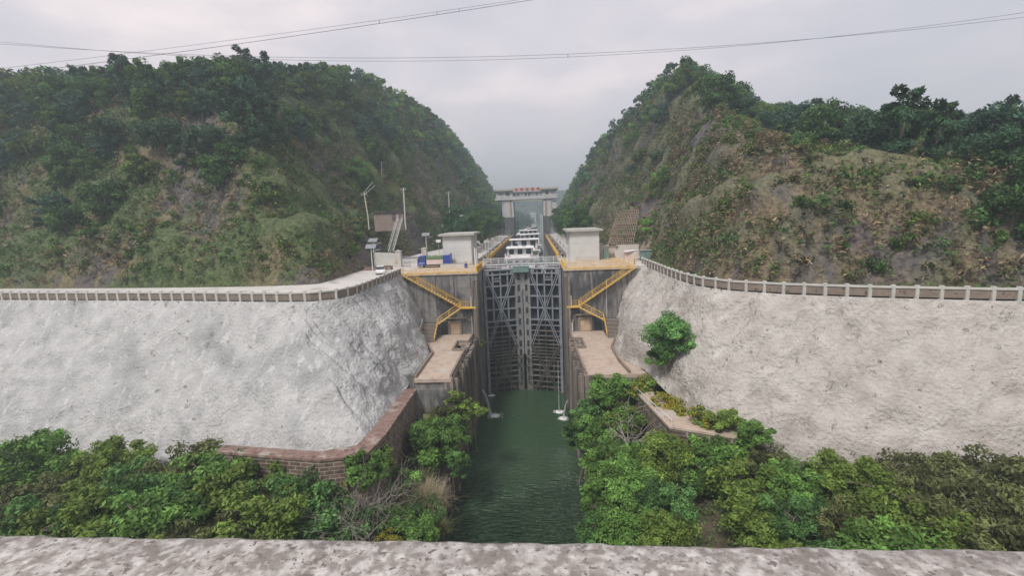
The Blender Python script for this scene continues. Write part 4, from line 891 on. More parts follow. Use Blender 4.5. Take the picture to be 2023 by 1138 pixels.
for s, nm in ((-1, 'left'), (1, 'right')):
    for i, y in enumerate((116, 128, 142, 160, 182)):
        xx = (XL - 1.3) if s < 0 else (XR + 1.4)
        t = thing('mooring_bollard', (xx, y, ZD), 'dark mooring bollard on the %s chamber wall' % nm, 'bollard', 'bollards on the %s chamber wall' % nm)
        MB().tube([(xx, y, ZD), (xx, y, ZD + .35)], .2, 10).build('stem', M['hull'], t); MB().tube([(xx, y, ZD + .35), (xx, y, ZD + .5)], .32, 10).build('head', M['hull'], t)
        if s > 0:
            t = thing('wall_lamp_box', (XR + 3.4, y + 5, ZD), 'grey box at the foot of the posts along the right chamber', 'box', 'boxes along the right chamber'); MB().box(XR + 3.1, XR + 3.8, y + 4.8, y + 5.3, ZD, ZD + 1.0).build('body', M['grey'], t); MB().box(XR + 3.05, XR + 3.85, y + 4.75, y + 5.35, ZD + 1.001, ZD + 1.06).build('lid', M['whitepaint'], t)

# ------------------------------------------------------------------ boats in the chamber
def boat(x, y, wd, ln, cab_h, roof_ov, label, tiers=1, cabw=None, nwin=3):
    t = thing('river_barge', (x, y, ZU), label, 'boat', 'barges waiting in the chamber')
    hw = wd / 2; zk = ZU - .6; zd = ZU + 2.3
    rows = []
    for v in np.linspace(0, 1, 15):
        k = 1 if v < .8 else math.cos((v - .8) / .2 * math.pi / 2) ** .6 if v < 1 else .02; sh = .8 * max(0, v - .75) / .25
        k0 = .93 if v > .02 else .88
        rows.append([(x - hw * k * k0, y + ln * v, zk), (x - hw * k, y + ln * v, zd + sh), (x - hw * k + .12, y + ln * v, zd + sh), (x, y + ln * v, zd + sh - .0), (x + hw * k - .12, y + ln * v, zd + sh), (x + hw * k, y + ln * v, zd + sh), (x + hw * k * k0, y + ln * v, zk)])
    m = MB().grid([r[:] for r in rows]); m.add(rows[0], [tuple(range(7))]); m.build('hull', M['hull'], t)
    MB().box(x - hw - .06, x + hw + .06, y - .08, y + ln * .8, zd - .25, zd - .08).build('rubbing_strake', M['boatdeck'], t)
    MB().box(x - hw + .05, x + hw - .05, y + 9, y + ln * .8, zd + .02, zd + .9).build('hold_coaming', M['boatdeck'], t)
    # stern house
    cw = (cabw or wd - 2.0) / 2; y0 = y + 1.0; y1 = y + 7.5; z0 = zd + .01; z1 = z0 + 2.5
    cb = MB().box(x - cw, x + cw, y0, y1, z0, z1).build('lower_cabin', M['boatwhite'], t)
    def windows(zb, zt_, yy, c0, c1, n, par):
        for i in range(n):
            a = c0 + (c1 - c0) * (i + .22) / n; b = c0 + (c1 - c0) * (i + .78) / n
            f = MB().box(a - .06, b + .06, yy - .03, yy - .001, zb - .06, zt_ + .06).build('window', M['whitepaint'], par); MB().box(a, b, yy - .05, yy - .031, zb, zt_).build('pane', M['glass'], par)
    windows(z0 + 1.1, z0 + 1.9, y0, x - cw, x + cw, nwin + 1, cb)
    MB().box(x - cw - .5, x + cw + .6, y0 - .9, y1 + .3, z1 + .001, z1 + .12).build('upper_deck', M['boatroof'], t)
    # wheelhouse
    w2 = cw * .92; zz0 = z1 + .121; zz1 = zz0 + cab_h
    wh = MB().box(x - w2, x + w2, y0 + .6, y1 - 1.2, zz0, zz1).build('wheelhouse', M['boatwhite'], t)
    windows(zz0 + .85, zz1 - .35, y0 + .6, x - w2, x + w2, nwin, wh)
    for sx in (-1, 1):
        xx = x + sx * w2
        for yy in (y0 + 1.3, y0 + 3.2): MB().box(xx, xx + sx * .04, yy, yy + 1.2, zz0 + .85, zz1 - .4).build('side_pane', M['glass'], wh)
    MB().box(x - w2 - roof_ov, x + w2 + roof_ov, y0 - .5, y1 - .8, zz1 + .001, zz1 + .16).build('roof', M['boatroof'], t, bevel=.04)
    MB().box(x - w2 - roof_ov + .03, x + w2 + roof_ov - .03, y0 - .53, y0 - .501, zz1 - .12, zz1 + .10).build('roof_fascia', M['boatroof'], t)
    # rails
    m = MB(); 
    def rr(a, b, z):
        m.beam((*a, z + .95), (*b, z + .95), .05, .05); m.beam((*a, z + .5), (*b, z + .5), .04, .04)
        L_ = math.dist(a, b); k = max(1, int(L_ / 1.2))
        for i in range(k + 1): f = i / k; q = (a[0] + (b[0] - a[0]) * f, a[1] + (b[1] - a[1]) * f); m.beam((*q, z), (*q, z + .95), .045, .045)
    rr((x - cw - .4, y0 - .8), (x + cw + .5, y0 - .8), z1 + .12); rr((x + cw + .5, y0 - .8), (x + cw + .5, y1), z1 + .12); rr((x - cw - .4, y0 - .8), (x - cw - .4, y1), z1 + .12)
    m.build('upper_rail', M['whitepaint'], t)
    m = MB(); rr((x - hw + .15, y + .15), (x + hw - .15, y + .15), zd); m.build('stern_rail', M['whitepaint'], t)
    # radar mast, horn, life ring, tyres
    MB().tube([(x - .6, y0 + 2.5, zz1 + .16), (x - .6, y0 + 2.5, zz1 + 1.7)], .05, 6).build('mast', M['grey'], t); MB().box(x - 1.2, x, y0 + 2.4, y0 + 2.6, zz1 + 1.2, zz1 + 1.3).build('radar_bar', M['whitepaint'], t)
    MB().box(x + .7, x + 1.5, y0 + 1.5, y0 + 2.2, zz1 + .161, zz1 + .5).build('air_conditioner', M['grey'], t)
    for xx in (x - w2 + .45, x + w2 - .45): 
        u = np.linspace(0, 2 * math.pi, 13); MB().tube([(xx + .28 * math.cos(q), y0 + .52, zz0 + .45 + .28 * math.sin(q)) for q in u], .06, 5).build('life_ring', M['orange'], t)
    for k in range(5):
        yy = y + 1.5 + k * 2.6; u = np.linspace(0, 2 * math.pi, 15); MB().tube([(x + hw + .2, yy + .45 * math.cos(q), zd - .5 + .45 * math.sin(q)) for q in u], .15, 6).build('tyre_fender', M['tyre'], t)
    for k in range(5): MB().box(x + cw + .55, x + hw - .3, y + 2 + k * 3.1, y + 3.6 + k * 3.1, zd, zd + (.7, 1.1, .5, .9, .6)[k]).build('deck_locker', M[('grey', 'hull', 'whitepaint', 'red', 'grey')[k]], t)
    for k in range(4): MB().tube([(x - cw + .8 + k * 1.3, y + .55, zd), (x - cw + .8 + k * 1.3, y + .55, zd + .85)], .27, 10).build('deck_drum', M['blue'] if k % 2 else M['red'], t)
    return t
boat(-3.9, 122.5, 10.2, 25, 2.55, .25, 'nearest barge, white stern cabin with three dark windows', cabw=7.2)
boat(-3.4, 148.8, 10.2, 24, 3.4, .5, 'middle barge, wide white roof and blue stern, behind the nearest', cabw=9.0)
boat(-2.6, 205, 9.5, 30, 4.6, .3, 'rear barge, only its white wheelhouse roof showing beyond the other three', cabw=8.0, nwin=4)
boat(-1.9, 174.5, 9.0, 28, 4.0, .3, 'third barge from the gate, its narrow white cabin showing above the middle one', cabw=7.5, nwin=4)

# ------------------------------------------------------------------ portal building over the upper head
YP = 262.0
t = thing('gate_tower', (-3.2, YP, ZD), 'white gantry building bridging the far end of the chamber, red characters on its roof sign', 'building')
for s in (-1, 1):
    a, b = ((-15.8, -10.9) if s < 0 else (5.1, 9.2)); c = (-17.0 if s < 0 else 12.3)
    MB().box(a + (.0), b, YP, YP + 16, ZU - 3, 36.9).build('lower_pier', M['darkcon'], t)
    xs = (b - 1.9, b) if s < 0 else (a, a + 1.9)
    MB().box(a, b, YP + .3, YP + 15.5, 36.901, 46.2).build('upper_pier', M['portal'], t)
    MB().box(xs[0] + (0 if s < 0 else 1.0), xs[1] - (1.0 if s < 0 else 0), YP + .2, YP + .299, 36.95, 46.2).build('brown_strip', M['portalbrown'], t)
    MB().box(*( (c, a - .002) if s < 0 else (b + .002, c)), YP + .8, YP + 14, 37.5, 45.0).build('stair_tower', M['portal'], t)
    for zz in (38.8, 40.6, 42.4, 44.2): MB().box(*((c + .1, a - .3) if s < 0 else (b + .3, c - .1)), YP + .75, YP + .799, zz, zz + .12).build('louvre_line', M['roof'], t)
MB().box(-20.6, 12.8, YP - .6, YP + 16.5, 46.201, 47.3).build('floor_beam', M['portal'], t)
MB().box(-10.9, 5.1, YP - .3, YP + 1, 45.4, 46.2).build('lower_beam', M['roof'], t)
# rooms
for (a, b, wn) in ((-20.0, -11.4, ((-19, -16.4), (-14.9, -12.8))), (5.0, 12.2, ((6.4, 8.2), (9.2, 11.6)))):
    rm = MB().box(a, b, YP, YP + 16, 47.301, 51.0).build('room', M['portal'], t)
    for k, (u, v) in enumerate(wn):
        f = MB().box(u - .12, v + .12, YP - .06, YP - .001, 48.3, 50.4).build('window', M['portalbrown'] if k == 1 - (a > 0) else M['whitepaint'], rm); MB().box(u, v, YP - .09, YP - .061, 48.45, 50.25).build('pane', M['panel'] if k != (a < 0) else M['glass'], rm)
    MB().box(a - 1.2, b + (1.2 if a > 0 else .3), YP - 1.4, YP + 17, 51.001, 51.9).build('roof', M['roof'], t)
rm = MB().box(-11.38, 4.98, YP + .4, YP + 16, 47.301, 50.2).build('corridor', M['portal'], t)
for k in range(8):
    u = -10.9 + k * 2.0
    MB().box(u, u + 1.5, YP + .33, YP + .399, 47.9, 49.4).build('corridor_window', M['glass'] if k in (0, 1, 3, 4, 6) else M['panel'], rm)
MB().box(-11.35, 4.97, YP - .5, YP + .3, 50.201, 50.5).build('sign_ledge', M['portal'], t)
bd = MB().box(-11.3, 4.95, YP - .45, YP - .2, 50.501, 52.3).build('sign_board', pm('sign_board', [(.5, .36, .35), (.56, .42, .41)], .5, .7, 0), t)
for k, ch in enumerate('东西关船闸'):
    cu = bpy.data.curves.new('sign_character', 'FONT'); cu.body = ch; cu.size = 1.75; cu.extrude = .06; cu.align_x = 'CENTER'; cu.align_y = 'CENTER'; cu.offset = .03
    tmp = bpy.data.objects.new('tmp', cu); COL.objects.link(tmp); bpy.context.view_layer.update(); me = bpy.data.meshes.new_from_object(tmp.evaluated_get(bpy.context.evaluated_depsgraph_get())); bpy.data.objects.remove(tmp); me.materials.clear(); me.materials.append(M['red']); o = bpy.data.objects.new('sign_character', me); COL.objects.link(o); o.parent = bd
    o.rotation_euler = (R_(90), 0, 0); o.location = Vector((-9.0 + k * 2.9, YP - .53, 51.35)) - t.location
m = MB()
for x in np.arange(-20, 12.6, 1.2): m.beam((x, YP - .55, 47.3), (x, YP - .55, 48.2), .05, .05)
m.beam((-20.4, YP - .55, 48.2), (12.6, YP - .55, 48.2), .07, .07); m.build('gallery_rail', M['whitepaint'], t)
# upstream curved guide wall and far buildings
pts = [(-10.6, 280), (-10.4, 320), (-9.5, 370), (-7, 430), (-3, 480), (2, 520)]
t = thing('curved_guide_wall', (-10, 300, ZU), 'pale curved guide wall beyond the gantry building', 'wall')
m = MB(); c = MB()
for a, b in zip(pts[:-1], pts[1:]): m.beam((*a, 23.0), (*b, 23.0), 1.6, 5.6); c.beam((*a, 26.0), (*b, 26.0), 2.0, .4)
m.build('wall', M['pier'], t); c.build('coping', M['whitepaint'], t)
for (x, y, wx, wz, lb) in ((-2, 780, 10, 23, 'hazy tall block beyond the river, left of the far pair'), (17, 800, 14, 19, 'hazy lower block beyond the river, right of the far pair')):
    t = thing('distant_building', (x, y, 30), lb, 'building'); MB().box(x - wx / 2, x + wx / 2, y, y + 10, 18, 20 + wz).build('wall', M['portal'], t)
    for k in range(5):
        m = MB()
        for j in range(4): m.box(x - wx / 2 + .6 + j * wx / 4.2, x - wx / 2 + .6 + j * wx / 4.2 + wx / 8, y - .05, y - .01, 23 + k * (wz - 4) / 5, 24.6 + k * (wz - 4) / 5)
        m.build('window_row', M['glass'], t)
    MB().box(x - wx / 2 - .5, x + wx / 2 + .5, y - .5, y + 10.5, 20.01 + wz, 20.6 + wz).build('roof', M['roof'], t)

# white car on the left road, half hidden by the balustrade
c0 = P(752, 541, z=ZD)
t = thing('parked_car', (c0[0], c0[1], ZD), 'small white car parked on the left road behind the balustrade', 'car', rz=R_(-72))
def sec(xs, zs, w0, w1, name, mat, par, base):
    v = []; n = len(xs)
    for sgn in (-1, 1):
        for x, z in zip(xs, zs): v.append((x, sgn * (w0 if z < base else w1), z))
    f = [tuple(range(n)), tuple(range(n, 2 * n))[::-1]] + [(i, i + n, (i + 1) % n + n, (i + 1) % n) for i in range(n)]
    return LB().add(v, f).build(name, mat, par, bevel=.05)
sec([-2.1, -2.15, -2.05, -1.0, 1.1, 2.0, 2.1, 2.05], [.3, .6, .88, .95, .92, .78, .55, .3], .84, .84, 'body', M['boatwhite'], t, 9)
cb = sec([-1.9, -1.35, .35, 1.05], [.93, 1.42, 1.42, .92], .80, .62, 'cabin', M['glass'], t, 1.0)
LB().box(-1.4, .4, -.64, .64, 1.41, 1.46).build('roof', M['boatwhite'], t, bevel=.02)
for sx in (-1.3, 1.3):
    for sy in (-.78, .78):
        g = LB().tube([(sx, sy - .1, .31), (sx, sy + .1, .31)], .31, 14).build('wheel', M['tyre'], t); LB().tube([(sx, sy - .11, .31), (sx, sy + .11, .31)], .17, 10).build('rim', M['grey'], g)
for sy in (-.6, .6): LB().box(2.0, 2.12, sy - .18, sy + .18, .58, .7).build('headlight', M['whitepaint'], t)
# ------------------------------------------------------------------ things on the hillsides
def hz(hf, x, y): return float(hf(np.array([x]), np.array([y]))[0][0])
q = P(763, 436, y=118)
t = thing('hillside_shed', (q[0], 118, q[2]), 'small brick shed with a dark flat roof on the left hillside bench', 'shed')
MB().box(q[0] - 3.0, q[0] + 3.3, 118, 121.5, q[2] - 2.5, q[2] + 2.1).build('wall', M['shed'], t); MB().box(q[0] - 3.3, q[0] + 3.6, 117.5, 122, q[2] + 2.101, q[2] + 2.28).build('roof', M['darkcon'], t)
MB().box(q[0] + 1.5, q[0] + 2.4, 117.95, 117.99, q[2] - .1, q[2] + 1.8).build('door', M['darkcon'], t)
def hpole(bx, by, ty, tx, label, yy, r=.12):
    b = P(bx, by, y=yy); tp = P(tx, ty, y=yy)
    t = thing('utility_pole', b, label, 'pole', 'poles on the left hillside')
    MB().tube([(b[0], yy, b[2] - 3), (b[0], yy, b[2]), tuple(tp)], [r * 1.3, r * 1.2, r], 8).build('shaft', M['pole'], t)
    MB().beam((tp[0] - .7, yy, tp[2] - .5), (tp[0] + .7, yy, tp[2] - .5), .09, .09).build('crossarm', M['grey'], t)
    for dx in (-.55, .55): MB().tube([(tp[0] + dx, yy, tp[2] - .46), (tp[0] + dx, yy, tp[2] - .2)], [.06, .04], 6).build('insulator', M['whitepaint'], t)
    return t, b, tp
t, b, tp = hpole(727, 428, 380, 719, 'leaning pole with two long bent arms, leftmost on the hillside', 112)
m = MB(); e1 = P(736, 360, y=113); e2 = P(741, 366, y=113); m.beam(tuple(tp), tuple(e1), .07, .07); m.beam((tp[0], tp[1], tp[2] - .5), tuple(e2), .07, .07); m.build('bent_arm', M['whitepaint'], t)
hpole(800, 430, 370, 797, 'tall pale concrete pole right of the brick shed', 118, .15)
hpole(888, 425, 378, 886, 'slender pale pole higher up, left of the dark roadside trees', 150)
hpole(754, 350, 318, 754, 'short pale pole high on the green upper slope', 150)
# iron stair up the bank
t = thing('hill_stairway', (-33, 110, ZD), 'narrow iron stairway climbing the left bank to the brick shed', 'stairway')
A = P(772, 497, y=106); B = P(791, 432, y=116)
m = MB()
for dx in (-.55, .55): m.beam((A[0] + dx, A[1], A[2]), (B[0] + dx, B[1], B[2]), .1, .2); m.beam((A[0] + dx, A[1], A[2] + 1), (B[0] + dx, B[1], B[2] + 1), .06, .06)
for f in np.linspace(0, 1, 9):
    p = A * (1 - f) + B * f
    for dx in (-.55, .55): m.beam((p[0] + dx, p[1], p[2]), (p[0] + dx, p[1], p[2] + 1), .05, .05)
m.build('railing', M['pole'], t); m = MB()
for f in np.linspace(0, 1, 34): p = A * (1 - f) + B * f; m.box(p[0] - .5, p[0] + .5, p[1] - .15, p[1] + .15, p[2] - .03, p[2] + .03)
m.build('treads', M['grey'], t)
# white hand box near shed
# reinforcing mesh and ledges on the right slope
t = thing('slope_mesh', (18, 110, 36), 'steel reinforcing mesh with two ledges pinned over the bare right slope', 'mesh')
def rp(px, py): return march(right_h, px, py)
tl, tr, bl_, br = rp(1228, 418), rp(1272, 416), rp(1212, 482), rp(1262, 484)
def bil(u, v): p = (tl * (1 - u) + tr * u) * (1 - v) + (bl_ * (1 - u) + br * u) * v; return p + np.array([-1.6, -1.2, .3])
m = MB()
for u in np.linspace(0, 1, 15): m.beam(bil(u, 0), bil(u, 1), .07, .07)
for v in np.linspace(0, 1, 13): m.beam(bil(0, v), bil(1, v), .05, .05)
m.build('bars', M['door'], t)
for v in (.0, .42, .72): MB().beam(bil(.02, v), bil(.95, v), .5, .16).build('ledge', M['floor'], t)

# ------------------------------------------------------------------ overhead wires
def wire(pts, y, label, r=.03):
    W = np.array([P(a, b, y=y) for a, b in pts]); cx = np.polyfit(W[:, 0], W[:, 2], 2); cx[0] = min(max(cx[0], 2e-4), 1.0e-3)
    k = np.polyfit(W[:, 0], W[:, 2] - cx[0] * W[:, 0] ** 2, 1)
    t = thing('overhead_wire', (0, y, 60), label, 'wire', 'overhead wires')
    zf = lambda x: cx[0] * x * x + k[0] * x + k[1]
    MB().tube([(x, y, zf(x)) for x in np.linspace(-190, 150, 70)], r, 5).build('cable', M['wire'], t)
    return zf, t
za, ta = wire([(690, 55), (850, 29), (1047, 0)], 75, 'lowest-hanging cable of the steep upper wire pair', .034)
zb, tb = wire([(690, 47), (865, 22), (1015, 0)], 75.3, 'upper cable of the steep upper wire pair', .022)
zc, tcn_ = wire([(690, 114), (900, 111.5), (1120, 107), (1330, 95.5)], 85, 'upper cable of the nearly level lower wire pair', .028)
zd_, td = wire([(735, 120), (900, 119), (1120, 112), (1330, 100)], 85.3, 'lower cable of the nearly level lower wire pair', .026)
for px, f1, f2, y, par in ((750, za, zb, 75, ta), (865, za, zb, 75, ta), (909, za, zb, 75, ta), (1121, zc, zd_, 85, tcn_)):
    x = P(px, 60, y=y)[0]; MB().beam((x, y, f1(x)), (x, y + .3, f2(x)), .07, .07).build('spacer', M['wire'], par)

# ------------------------------------------------------------------ vegetation
RNG = np.random.default_rng(7)
G1 = np.array([.125, .235, .052]); G2 = np.array([.092, .19, .055]); G3 = np.array([.17, .25, .05]); G4 = np.array([.055, .125, .06]); GT = np.array([.055, .13, .085])
YEL = np.array([.42, .33, .03]); DRYC = np.array([.26, .20, .12]); OLV = np.array([.14, .16, .06])
def leaves(rng, cent, rad, n, size, col, cvar=.25, up=.5, asp=.42, shell=.55, alt=None, altp=0):
    """leaf blades on the shells of clumps: cent (K,3), rad (K,3)"""
    K = len(cent); ci = rng.integers(0, K, n) if np.isscalar(n) else np.repeat(np.arange(K), n); n = len(ci)
    d = rng.normal(size=(n, 3)); d /= np.linalg.norm(d, axis=1)[:, None]
    r = shell + (1.05 - shell) * rng.random(n) ** .7
    pos = cent[ci] + d * rad[ci] * r[:, None]
    nrm = d * .6 + rng.normal(size=(n, 3)) * .55 + np.array([0, 0, up]); nrm /= np.linalg.norm(nrm, axis=1)[:, None]
    a = np.cross(nrm, rng.normal(size=(n, 3))); a /= np.linalg.norm(a, axis=1)[:, None]; b = np.cross(nrm, a)
    s = size * (.6 + .8 * rng.random(n))[:, None]
    V = np.stack([pos - a * s, pos + b * s * asp - nrm * s * .12, pos + a * s * .9 - nrm * s * .25, pos - b * s * asp - nrm * s * .12], 1).reshape(-1, 3)
    cc = (1 + cvar * rng.normal(size=(K, 1))).clip(.45, 1.8)[ci] * (1 + .18 * rng.normal(size=(n, 1))).clip(.5, 1.6) * col
    if alt is not None: mk = rng.random(n) < altp; cc[mk] = alt * (.7 + .6 * rng.random((mk.sum(), 1)))
    C = np.repeat(cc, 4, axis=0); Q = np.arange(4 * n).reshape(n, 4)
    return V, Q, C
def clumps(rng, K, R, hgt, z0, csz=.36, flat=.7):
    d = rng.normal(size=(K, 3)); d /= np.linalg.norm(d, axis=1)[:, None]; r = (.25 + .75 * rng.random(K) ** .6)
    c = d * r[:, None] * np.array([R, R, hgt / 2]) + np.array([0, 0, z0 + hgt / 2]); rr = R * csz * (.6 + .8 * rng.random((K, 1)))
    return c, np.concatenate([rr, rr, rr * flat], 1)
def trunk_mb(rng, cent, z_top, r0, n=6, z_base=-.6):
    m = LB(); x = 0; y = 0; pts = []
    for i in range(5): f = i / 4; pts.append((x, y, z_base + (z_top - z_base) * f)); x += rng.normal() * .08 * z_top * .4; y += rng.normal() * .08 * z_top * .4
    m.tube(pts, [r0 * (1 - .6 * i / 4) for i in range(5)], 7)
    for c in cent[:n]:
        k = rng.integers(2, 5); s = Vector(pts[k]); e = Vector([float(v) for v in c]); mid = s.lerp(e, .5) + Vector((0, 0, .25 * (e - s).length * .3))
        m.tube([s, mid, e], [r0 * .45, r0 * .28, r0 * .1], 5)
    return m
def make_tree(name, seed, R, hgt, z0, nleaf, size, col, label, cat, K=26, csz=.36, bark='bark', r0=None, alt=None, altp=0, up=.5, limbs=8, shell=.55, cvar=.25, asp=.42):
    rng = np.random.default_rng(seed); t = thing(name, (0, 0, 0), label, cat)
    c, r = clumps(rng, K, R, hgt, z0, csz)
    V, Q, C = leaves(rng, c, r, nleaf, size, col, alt=alt, altp=altp, up=up, shell=shell, cvar=cvar, asp=asp)
    np_mesh('crown', V, Q, C, M['leaf'], parent=t)
    trunk_mb(rng, c, z0 + hgt * .55, r0 or R * .07, limbs).build('trunk', M[bark], t)
    return t
# prototypes for the hillside woods (placed where the first one stands)
protos = []
for k, (R, h, col) in enumerate(((3.2, 5.6, G2), (2.8, 6.2, G1), (3.6, 5.2, G4), (2.6, 5.0, G3 * .8), (3.0, 6.6, GT), (2.2, 7.5, G4 * 1.15))):
    protos.append(make_tree('hillside_tree', 100 + k, R, h, .3, 3600, .27, col * .78, 'x', 'tree', K=36, limbs=5, csz=.29, cvar=.35))
pused = [False] * len(protos)
def put(k, x, y, z, s, rz, label, group):
    if pused[k]: o = copy_tree(protos[k])
    else: o = protos[k]; pused[k] = True
    o.location = (x, y, z); o.rotation_euler = (0, 0, rz); o.scale = (s, s, s * 1.05); o['label'] = label; o['group'] = group; return o
def scatter(hf, xs, ys, cond, spacing, maxn, seed):
    rng = np.random.default_rng(seed); N_ = maxn * 40; X = rng.uniform(*xs, N_); Y = rng.uniform(*ys, N_); Z, d = hf(X, Y); ok = (d > 1.0) & cond(X, Y, Z, d, rng)
    pts = np.stack([X, Y, Z], -1)[ok]; out = []; cell = {}
    for p in pts:
        key = tuple((p // spacing).astype(int)); bad = False
        for dx in (-1, 0, 1):
            for dy in (-1, 0, 1):
                for dz in (-1, 0, 1):
                    for q in cell.get((key[0] + dx, key[1] + dy, key[2] + dz), ()):
                        if np.sum((q - p) ** 2) < spacing ** 2: bad = True; break
        if bad: continue
        cell.setdefault(key, []).append(p); out.append(p)
        if len(out) >= maxn: break
    return np.array(out)
def vis(p):
    v = W2C @ (p - np.array([0, 0, H])); 
    if v[2] > -1: return None
    return CX - F * v[0] / v[2], CY + F * v[1] / v[2]
def front(hf, p, off_=4.5):
    # not hidden by the hill itself: march from the point to the camera
    q = p + np.array([0, 0, off_]); c = np.array([0, 0, H]); tt = np.linspace(.03, .6, 16)[:, None]; s = q * (1 - tt) + c * tt
    z, d = hf(s[:, 0], s[:, 1]); return not np.any((d > 0) & (z > s[:, 2] + 1.0))
def condL(X, Y, Z, d, rng):
    n = np.array([mn.noise(Vector((x * .06, y * .06, z * .06))) for x, y, z in zip(X, Y, Z)])
    up = np.interp(Y, [100, 130, 160, 200, 230, 265], [22, 30, 33, 33, 27, 8]); up = np.where(X < -60, 12, up)
    return (Z - ZD + n * 14 > up) | ((n > .42) & (Z - ZD > 12))
def condR(X, Y, Z, d, rng):
    n = np.array([mn.noise(Vector((x * .06 + 9, y * .06, z * .06))) for x, y, z in zip(X, Y, Z)])
    up = np.interp(Y, [100, 130, 160, 200, 240, 265], [30, 38, 38, 34, 22, 8]); up = np.where(X > 48, 7, up)
    return (Z - ZD + n * 12 > up) | ((n > .45) & (Z - ZD > 8))
LT = scatter(left_h, (-230, -18), (76, 430), condL, 3.1, 2200, 3)
RT = scatter(right_h, (13, 200), (36, 430), condR, 3.1, 1900, 4)
wood = []; TONES = ('mid green', 'bright green', 'dark green', 'yellow green', 'blue green', 'tall dark'); lastk = [0]
def hill_label(p, nm):
    v = vis(p); u = v[0]; row = 'on the skyline' if (v[1] < (190 if u < 850 or u > 1250 else 300)) else 'halfway up the slope' if v[1] < 330 else 'low on the slope'
    pl = ('far left' if u < 230 else 'over the grey shotcrete' if u < 480 else 'left of the gorge' if u < 690 else 'above the brick shed' if u < 850 else 'near the gantry building') if nm == 'left' else ('far right' if u > 1780 else 'over the beige shotcrete' if u > 1500 else 'right of the gorge' if u > 1330 else 'above the bare gully' if u > 1200 else 'near the gantry building')
    return '%s tree %s of the %s hill, %s' % (TONES[lastk[0]], row, nm, pl)
for pts, hf, nm, lim in ((LT, left_h, 'left', 150), (RT, right_h, 'right', 140)):
    good = [p for p in pts if (v := vis(p)) and -200 < v[0] < 2200 and v[1] > -150 and front(hf, p)]
    good.sort(key=lambda p: np.linalg.norm(p - np.array([0, 0, H])))
    sel = good[:lim]; rest = good[lim:]
    rg = np.random.default_rng(11)
    for p in sel:
        lastk[0] = int(rg.integers(0, len(protos)))
        put(lastk[0], p[0], p[1], p[2] - .8, .8 + .5 * rg.random(), rg.random() * 6.28, hill_label(p, nm), 'trees on the %s hillside' % nm)
    wood.append((nm, rest))
for nm, rest in wood:
    Vs, Cs, Qs = [], [], []; n0 = 0; rg = np.random.default_rng(21)
    for p in rest[:1000]:
        c, r = clumps(rg, 9, 3.0, 5.5, .8, .42); V, Q, C = leaves(rg, c + p, r, 420, .55, (G2, G1, G4, GT, G3 * .7)[rg.integers(0, 5)] * (.8 + .4 * rg.random()))
        Vs.append(V); Cs.append(C); Qs.append(Q + n0); n0 += len(V)
    if Vs: tag(np_mesh('distant_wood', np.concatenate(Vs), np.concatenate(Qs), np.concatenate(Cs), M['leaf']), 'far wooded part of the %s hillside, crowns merging into one mass' % nm, 'woods', kind='stuff')
print('trees', len(LT), len(RT), [len(r) for _, r in wood])

# scrub, dry grass and creepers on both cuttings (nobody could count them)
def scrub(hf, xs, ys, side, seed, N_, name, label):
    rng = np.random.default_rng(seed); X = rng.uniform(*xs, N_); Y = rng.uniform(*ys, N_) ; Z, d = hf(X, Y); e = .5
    Zx = hf(X + e, Y)[0]; Zy = hf(X, Y + e)[0]; gx = (Zx - Z) / e; gy = (Zy - Z) / e; steep = np.sqrt(1 + gx ** 2 + gy ** 2)
    keep = (d > .5) & (rng.random(N_) < steep / 4); X, Y, Z, gx, gy, d = X[keep], Y[keep], Z[keep], gx[keep], gy[keep], d[keep]
    n1 = np.array([mn.fractal(Vector((x * .05, y * .05, z * .05)), 1, 2, 4) for x, y, z in zip(X, Y, Z)]); n2 = np.array([mn.fractal(Vector((x * .16 + (0 if side < 0 else 50), y * .16, z * .16)), 1, 2, 3) for x, y, z in zip(X, Y, Z)])
    Zg = Z - .3
    g = n1 * 1.2 + n2 * .8
    keep = (g > -.75 + .5 * rng.random(len(g))); 
    for (cx, cy, cz, r, c) in PATCH['left_hill' if side < 0 else 'right_hill']:
        if c is C_PINK or c is C_BARE or c is C_DKR: keep &= (np.sqrt((X - cx) ** 2 + (Y - cy) ** 2 + (Z - cz) ** 2) > r * .75) | (rng.random(len(X)) < (.35 if c is C_DKR else .05))
    X, Y, Zg, gx, gy, g, d, Z = X[keep], Y[keep], Zg[keep], gx[keep], gy[keep], g[keep], d[keep], Z[keep]; n = len(X)
    col = np.where(g[:, None] > .1, G1 * .7, np.where(g[:, None] > -.25, OLV * 1.0, DRYC * .8))
    if side > 0: mk = rng.random(n) < .55; col[mk] = np.where(rng.random((mk.sum(), 1)) < .6, DRYC * .95, OLV)
    pk = rng.random(n) < .28; col[pk] = G2 * .75; pk = rng.random(n) < .12; col[pk] = DRYC
    for (cx, cy, cz, r, c) in PATCH['left_hill' if side < 0 else 'right_hill']:
        if c is C_LIME or c is C_GRN: mk = np.sqrt((X - cx) ** 2 + (Y - cy) ** 2 + (Z - cz) ** 2) < r; col[mk & (rng.random(n) < .8)] = np.array([.14, .19, .04])
    nrm = np.stack([-gx, -gy, np.ones(n)], -1); nrm /= np.linalg.norm(nrm, axis=1)[:, None]
    cen = np.stack([X, Y, Zg], -1) + nrm * .7
    rad = (.4 + 1.1 * rng.random((n, 1)) ** 3) * np.ones((1, 3)) * np.array([1, 1, .8])
    far = np.clip(Y / 130, .6, 2.2)
    V, Q, C = leaves(rng, cen, rad, np.full(n, 11), .30, np.array([1., 1, 1]), up=.9, asp=.34, cvar=.38)
    C = C * np.repeat(col, 11 * 4, axis=0)
    return tag(np_mesh(name, V, Q, C, M['leaf']), label, 'scrub', kind='stuff')
scrub(left_h, (-150, -18), (74, 330), -1, 31, 150000, 'scrub', 'olive and dry brown scrub clinging to the left cutting')
